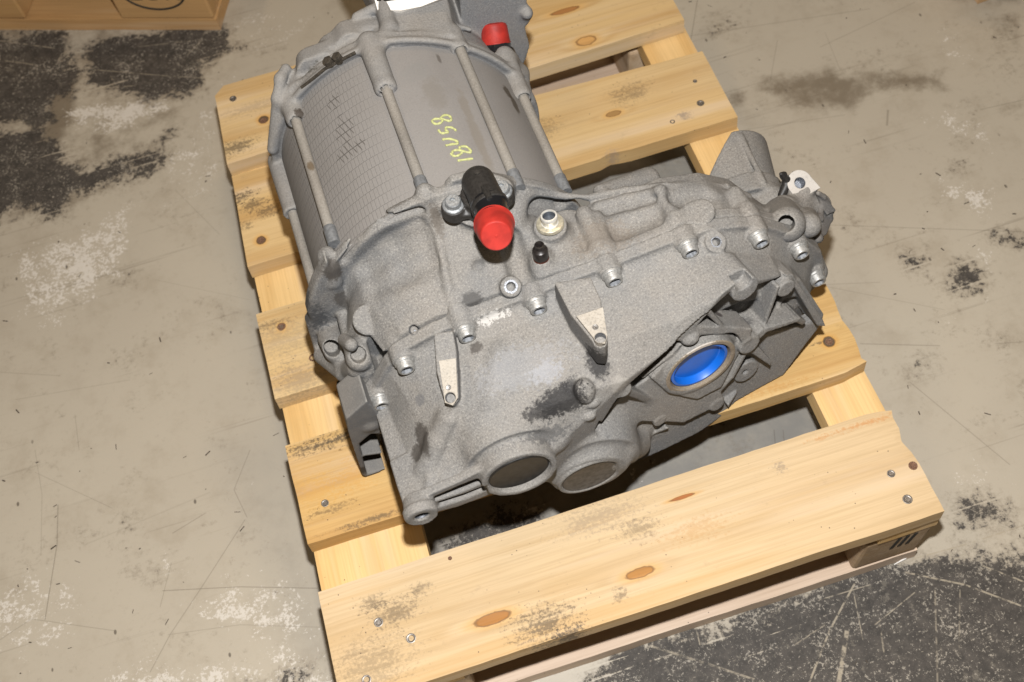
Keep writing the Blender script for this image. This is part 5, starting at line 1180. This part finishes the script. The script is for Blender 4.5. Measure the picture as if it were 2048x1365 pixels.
br_mat = cast_metal('bracket_steel', (.065, .068, .072), (.12, .11, .10), (), .8, .4, .15)
def bent_bracket():
    g = Grid((330, -300, -125), (460, -180, 10), 1.3)
    A = [(360.3, -230.0, 1.5), (366.3, -232.0, -4.9), (376.5, -236.0, -27.9), (373.8, -238.0, -30.7)]
    g.line(A, 2.6, 2); g.line([(365.8, -226.0, -13.0), (358.0, -248.0, -17.7)], 3, 2)
    def sheet(a, b, c, d, t=1.8):
        a, b, c, d = [np.array(v) for v in (a, b, c, d)]
        n = np.cross(b - a, d - a); n /= np.linalg.norm(n); e1_ = (b - a) / np.linalg.norm(b - a); e2_ = np.cross(n, e1_)
        g.prism([((p - a) @ e1_, (p - a) @ e2_) for p in (a, b, c, d)], -t, t, (a, e1_, e2_, n), 2)
    sheet((360.1, -228.0, -4.2), (366.6, -226.0, -5.1), (376.4, -238.0, -27.0), (365.8, -244.0, -20.3))
    sheet((359.8, -238.0, -19.0), (374.0, -242.0, -30.8), (372.5, -246.0, -33.4), (355.6, -252.0, -21.4))
    sheet((344.8, -258.0, -12.7), (372.1, -246.0, -31.5), (357.7, -262.0, -24.8), (341.4, -272.0, -14.3))
    g.line([(376.4, -238.0, -27.0), (371.6, -240.0, -27.0), (374.3, -242.0, -32.7)], 2.6, 2)
    g.cap((338.9, -262.0, -14.4), (344.8, -268.0, -16.4), 6, 5, 3); g.line([(341.2, -245.0, -4.2), (354.2, -246.0, -14.9)], 4, 4)
    return surface_net(g, 'bent_bracket', br_mat, unit)
bent_bracket()
def clip():
    g = Grid((300, -260, -125), (420, -140, 60), 1.1)
    g.line([(332.7, -206.0, 14.3), (336.4, -208.0, 7.6), (338.2, -210.0, -0.7)], 3.8, 2); g.line([(330.1, -206.0, 18.0), (335.2, -205.0, 15.0)], 2.2, 1); g.line([(336.3, -208.0, 8.5), (345.8, -206.0, 4.4), (346.2, -204.0, 8.3)], 2.8, 2)
    g.cap((334.5, -212.0, 3.7), (327.4, -218.0, 0.1), 5, 4, 2)
    return surface_net(g, 'cable_clip', black_pl, unit, 2)
clip()

# ---- ribbed mounting bracket low on the left
def side_bracket():
    g = Grid((-185, -345, -130), (-96, -225, 60), 1.3)
    pl = [(-116.2, -300.0, 23.6), (-140.5, -300.0, 3.8), (-144.6, -300.0, -29.0), (-152.1, -300.0, -122.7), (-149.8, -300.0, -134.3), (-128.5, -300.0, -135.2), (-104.2, -300.0, -49.6)]
    pts = [(p[0], p[2]) for p in pl]
    g.prism(pts, -300, -262, None, 2.5)
    inner = [(-128.6, -300.0, -41.8), (-142.4, -300.0, -54.4), (-149.9, -300.0, -127.3), (-129.0, -300.0, -129.4), (-112.7, -300.0, -54.5)]
    g.prism([(p[0] + 2, p[2]) for p in inner], -306, -272, None, 2, True)
    def web(a, b, r=1.8): 
        a, b = np.array(a), np.array(b); d = (b - a)[[0, 2]]; n = np.array([-d[1], d[0]]) / np.linalg.norm(d) * r
        A, B = a[[0, 2]], b[[0, 2]]
        g.prism([A - n, B - n, B + n, A + n], -299, -266, None, 1.5)
    web((-141.9, -300.0, -52.4), (-126.5, -300.0, -41.1)); web((-145.3, -300.0, -81.6), (-125.0, -300.0, -91.0)); web((-141.9, -300.0, -52.4), (-150.3, -300.0, -124.3)); web((-149.9, -300.0, -127.3), (-129.0, -300.0, -129.4))
    g.cap((-122.7, -292.0, -28.5), (-127.0, -280.0, -40.4), 10, 9, 5)
    g.half((0, 0, -129), (0, 0, -1))
    return surface_net(g, 'side_bracket', cast_metal('side_bracket_alu', (.075, .08, .088), (.17, .16, .145), [((-148.8, -300.0, -112.2), (6, 8, 8), BLACK_GRIME, .9, .5)], .9, .4, .2), unit)
side_bracket()
solid('rubber_foot', [(-150, -200, -131), (-112, -200, -131), (-112, -262, -131), (-146, -262, -131)], (0, 0, 1), 34, simple('rubber', (.018, .018, .018), .8), unit, .001, 3)

# ---- paint-marker number on the barrel
mk = simple('marker_yellow_green', (.36, .37, .16), .6, 0, .3, .15, 400)
STROKES = [
    [(27.5, -105.2, 128.0), (30.9, -101.4, 127.2), (35.6, -101.3, 126.0), (37.6, -104.8, 125.4), (36.4, -108.1, 125.7), (34.1, -108.1, 126.4), (29.8, -105.3, 127.5), (24.7, -103.6, 128.5), (20.5, -104.4, 129.3), (20.3, -107.5, 129.3), (22.9, -109.7, 128.9), (26.8, -109.1, 128.1), (29.2, -106.5, 127.6), (28.5, -103.2, 127.8)],
    [(22.4, -117.1, 129.0), (23.7, -121.2, 128.7), (27.3, -121.8, 128.0), (30.2, -121.2, 127.4), (28.7, -118.4, 127.7), (30.2, -115.8, 127.4), (34.3, -116.6, 126.3), (36.8, -119.3, 125.6), (37.3, -121.5, 125.5)],
    [(22.4, -129.0, 129.0), (27.4, -129.3, 128.0), (32.2, -131.5, 126.9), (34.9, -134.8, 126.2), (33.5, -136.7, 126.6), (29.0, -136.4, 127.7), (23.2, -136.6, 128.8)],
    [(34.5, -145.5, 126.3), (34.3, -142.4, 126.3), (36.0, -140.6, 125.9), (41.1, -141.6, 124.3), (43.2, -146.8, 123.6), (41.8, -148.5, 124.0), (36.9, -146.5, 125.6), (32.2, -144.1, 126.9), (28.0, -144.2, 127.9), (26.3, -146.8, 128.2), (25.2, -147.5, 128.4), (27.5, -150.5, 128.0), (31.3, -150.1, 127.1), (34.7, -148.0, 126.2)],
    [(28.4, -156.1, 127.8), (34.9, -156.2, 126.2), (42.2, -156.1, 123.9)]]
def catmull(P_, n=6):
    P_ = [Vector(p) for p in P_]; out = []
    for i in range(len(P_) - 1):
        a, b, c, d = P_[max(i - 1, 0)], P_[i], P_[i + 1], P_[min(i + 2, len(P_) - 1)]
        for k in range(n):
            t = k / n; out.append(.5 * (2 * b + (c - a) * t + (2 * a - 5 * b + 4 * c - d) * t * t + (3 * b - 3 * c + d - a) * t ** 3))
    return out + [P_[-1]]
for s_ in STROKES: tube('painted_digit', catmull(s_), [1.15 + .2 * math.sin(i * .9) for i in range(len(catmull(s_)))], mk, unit, 8)
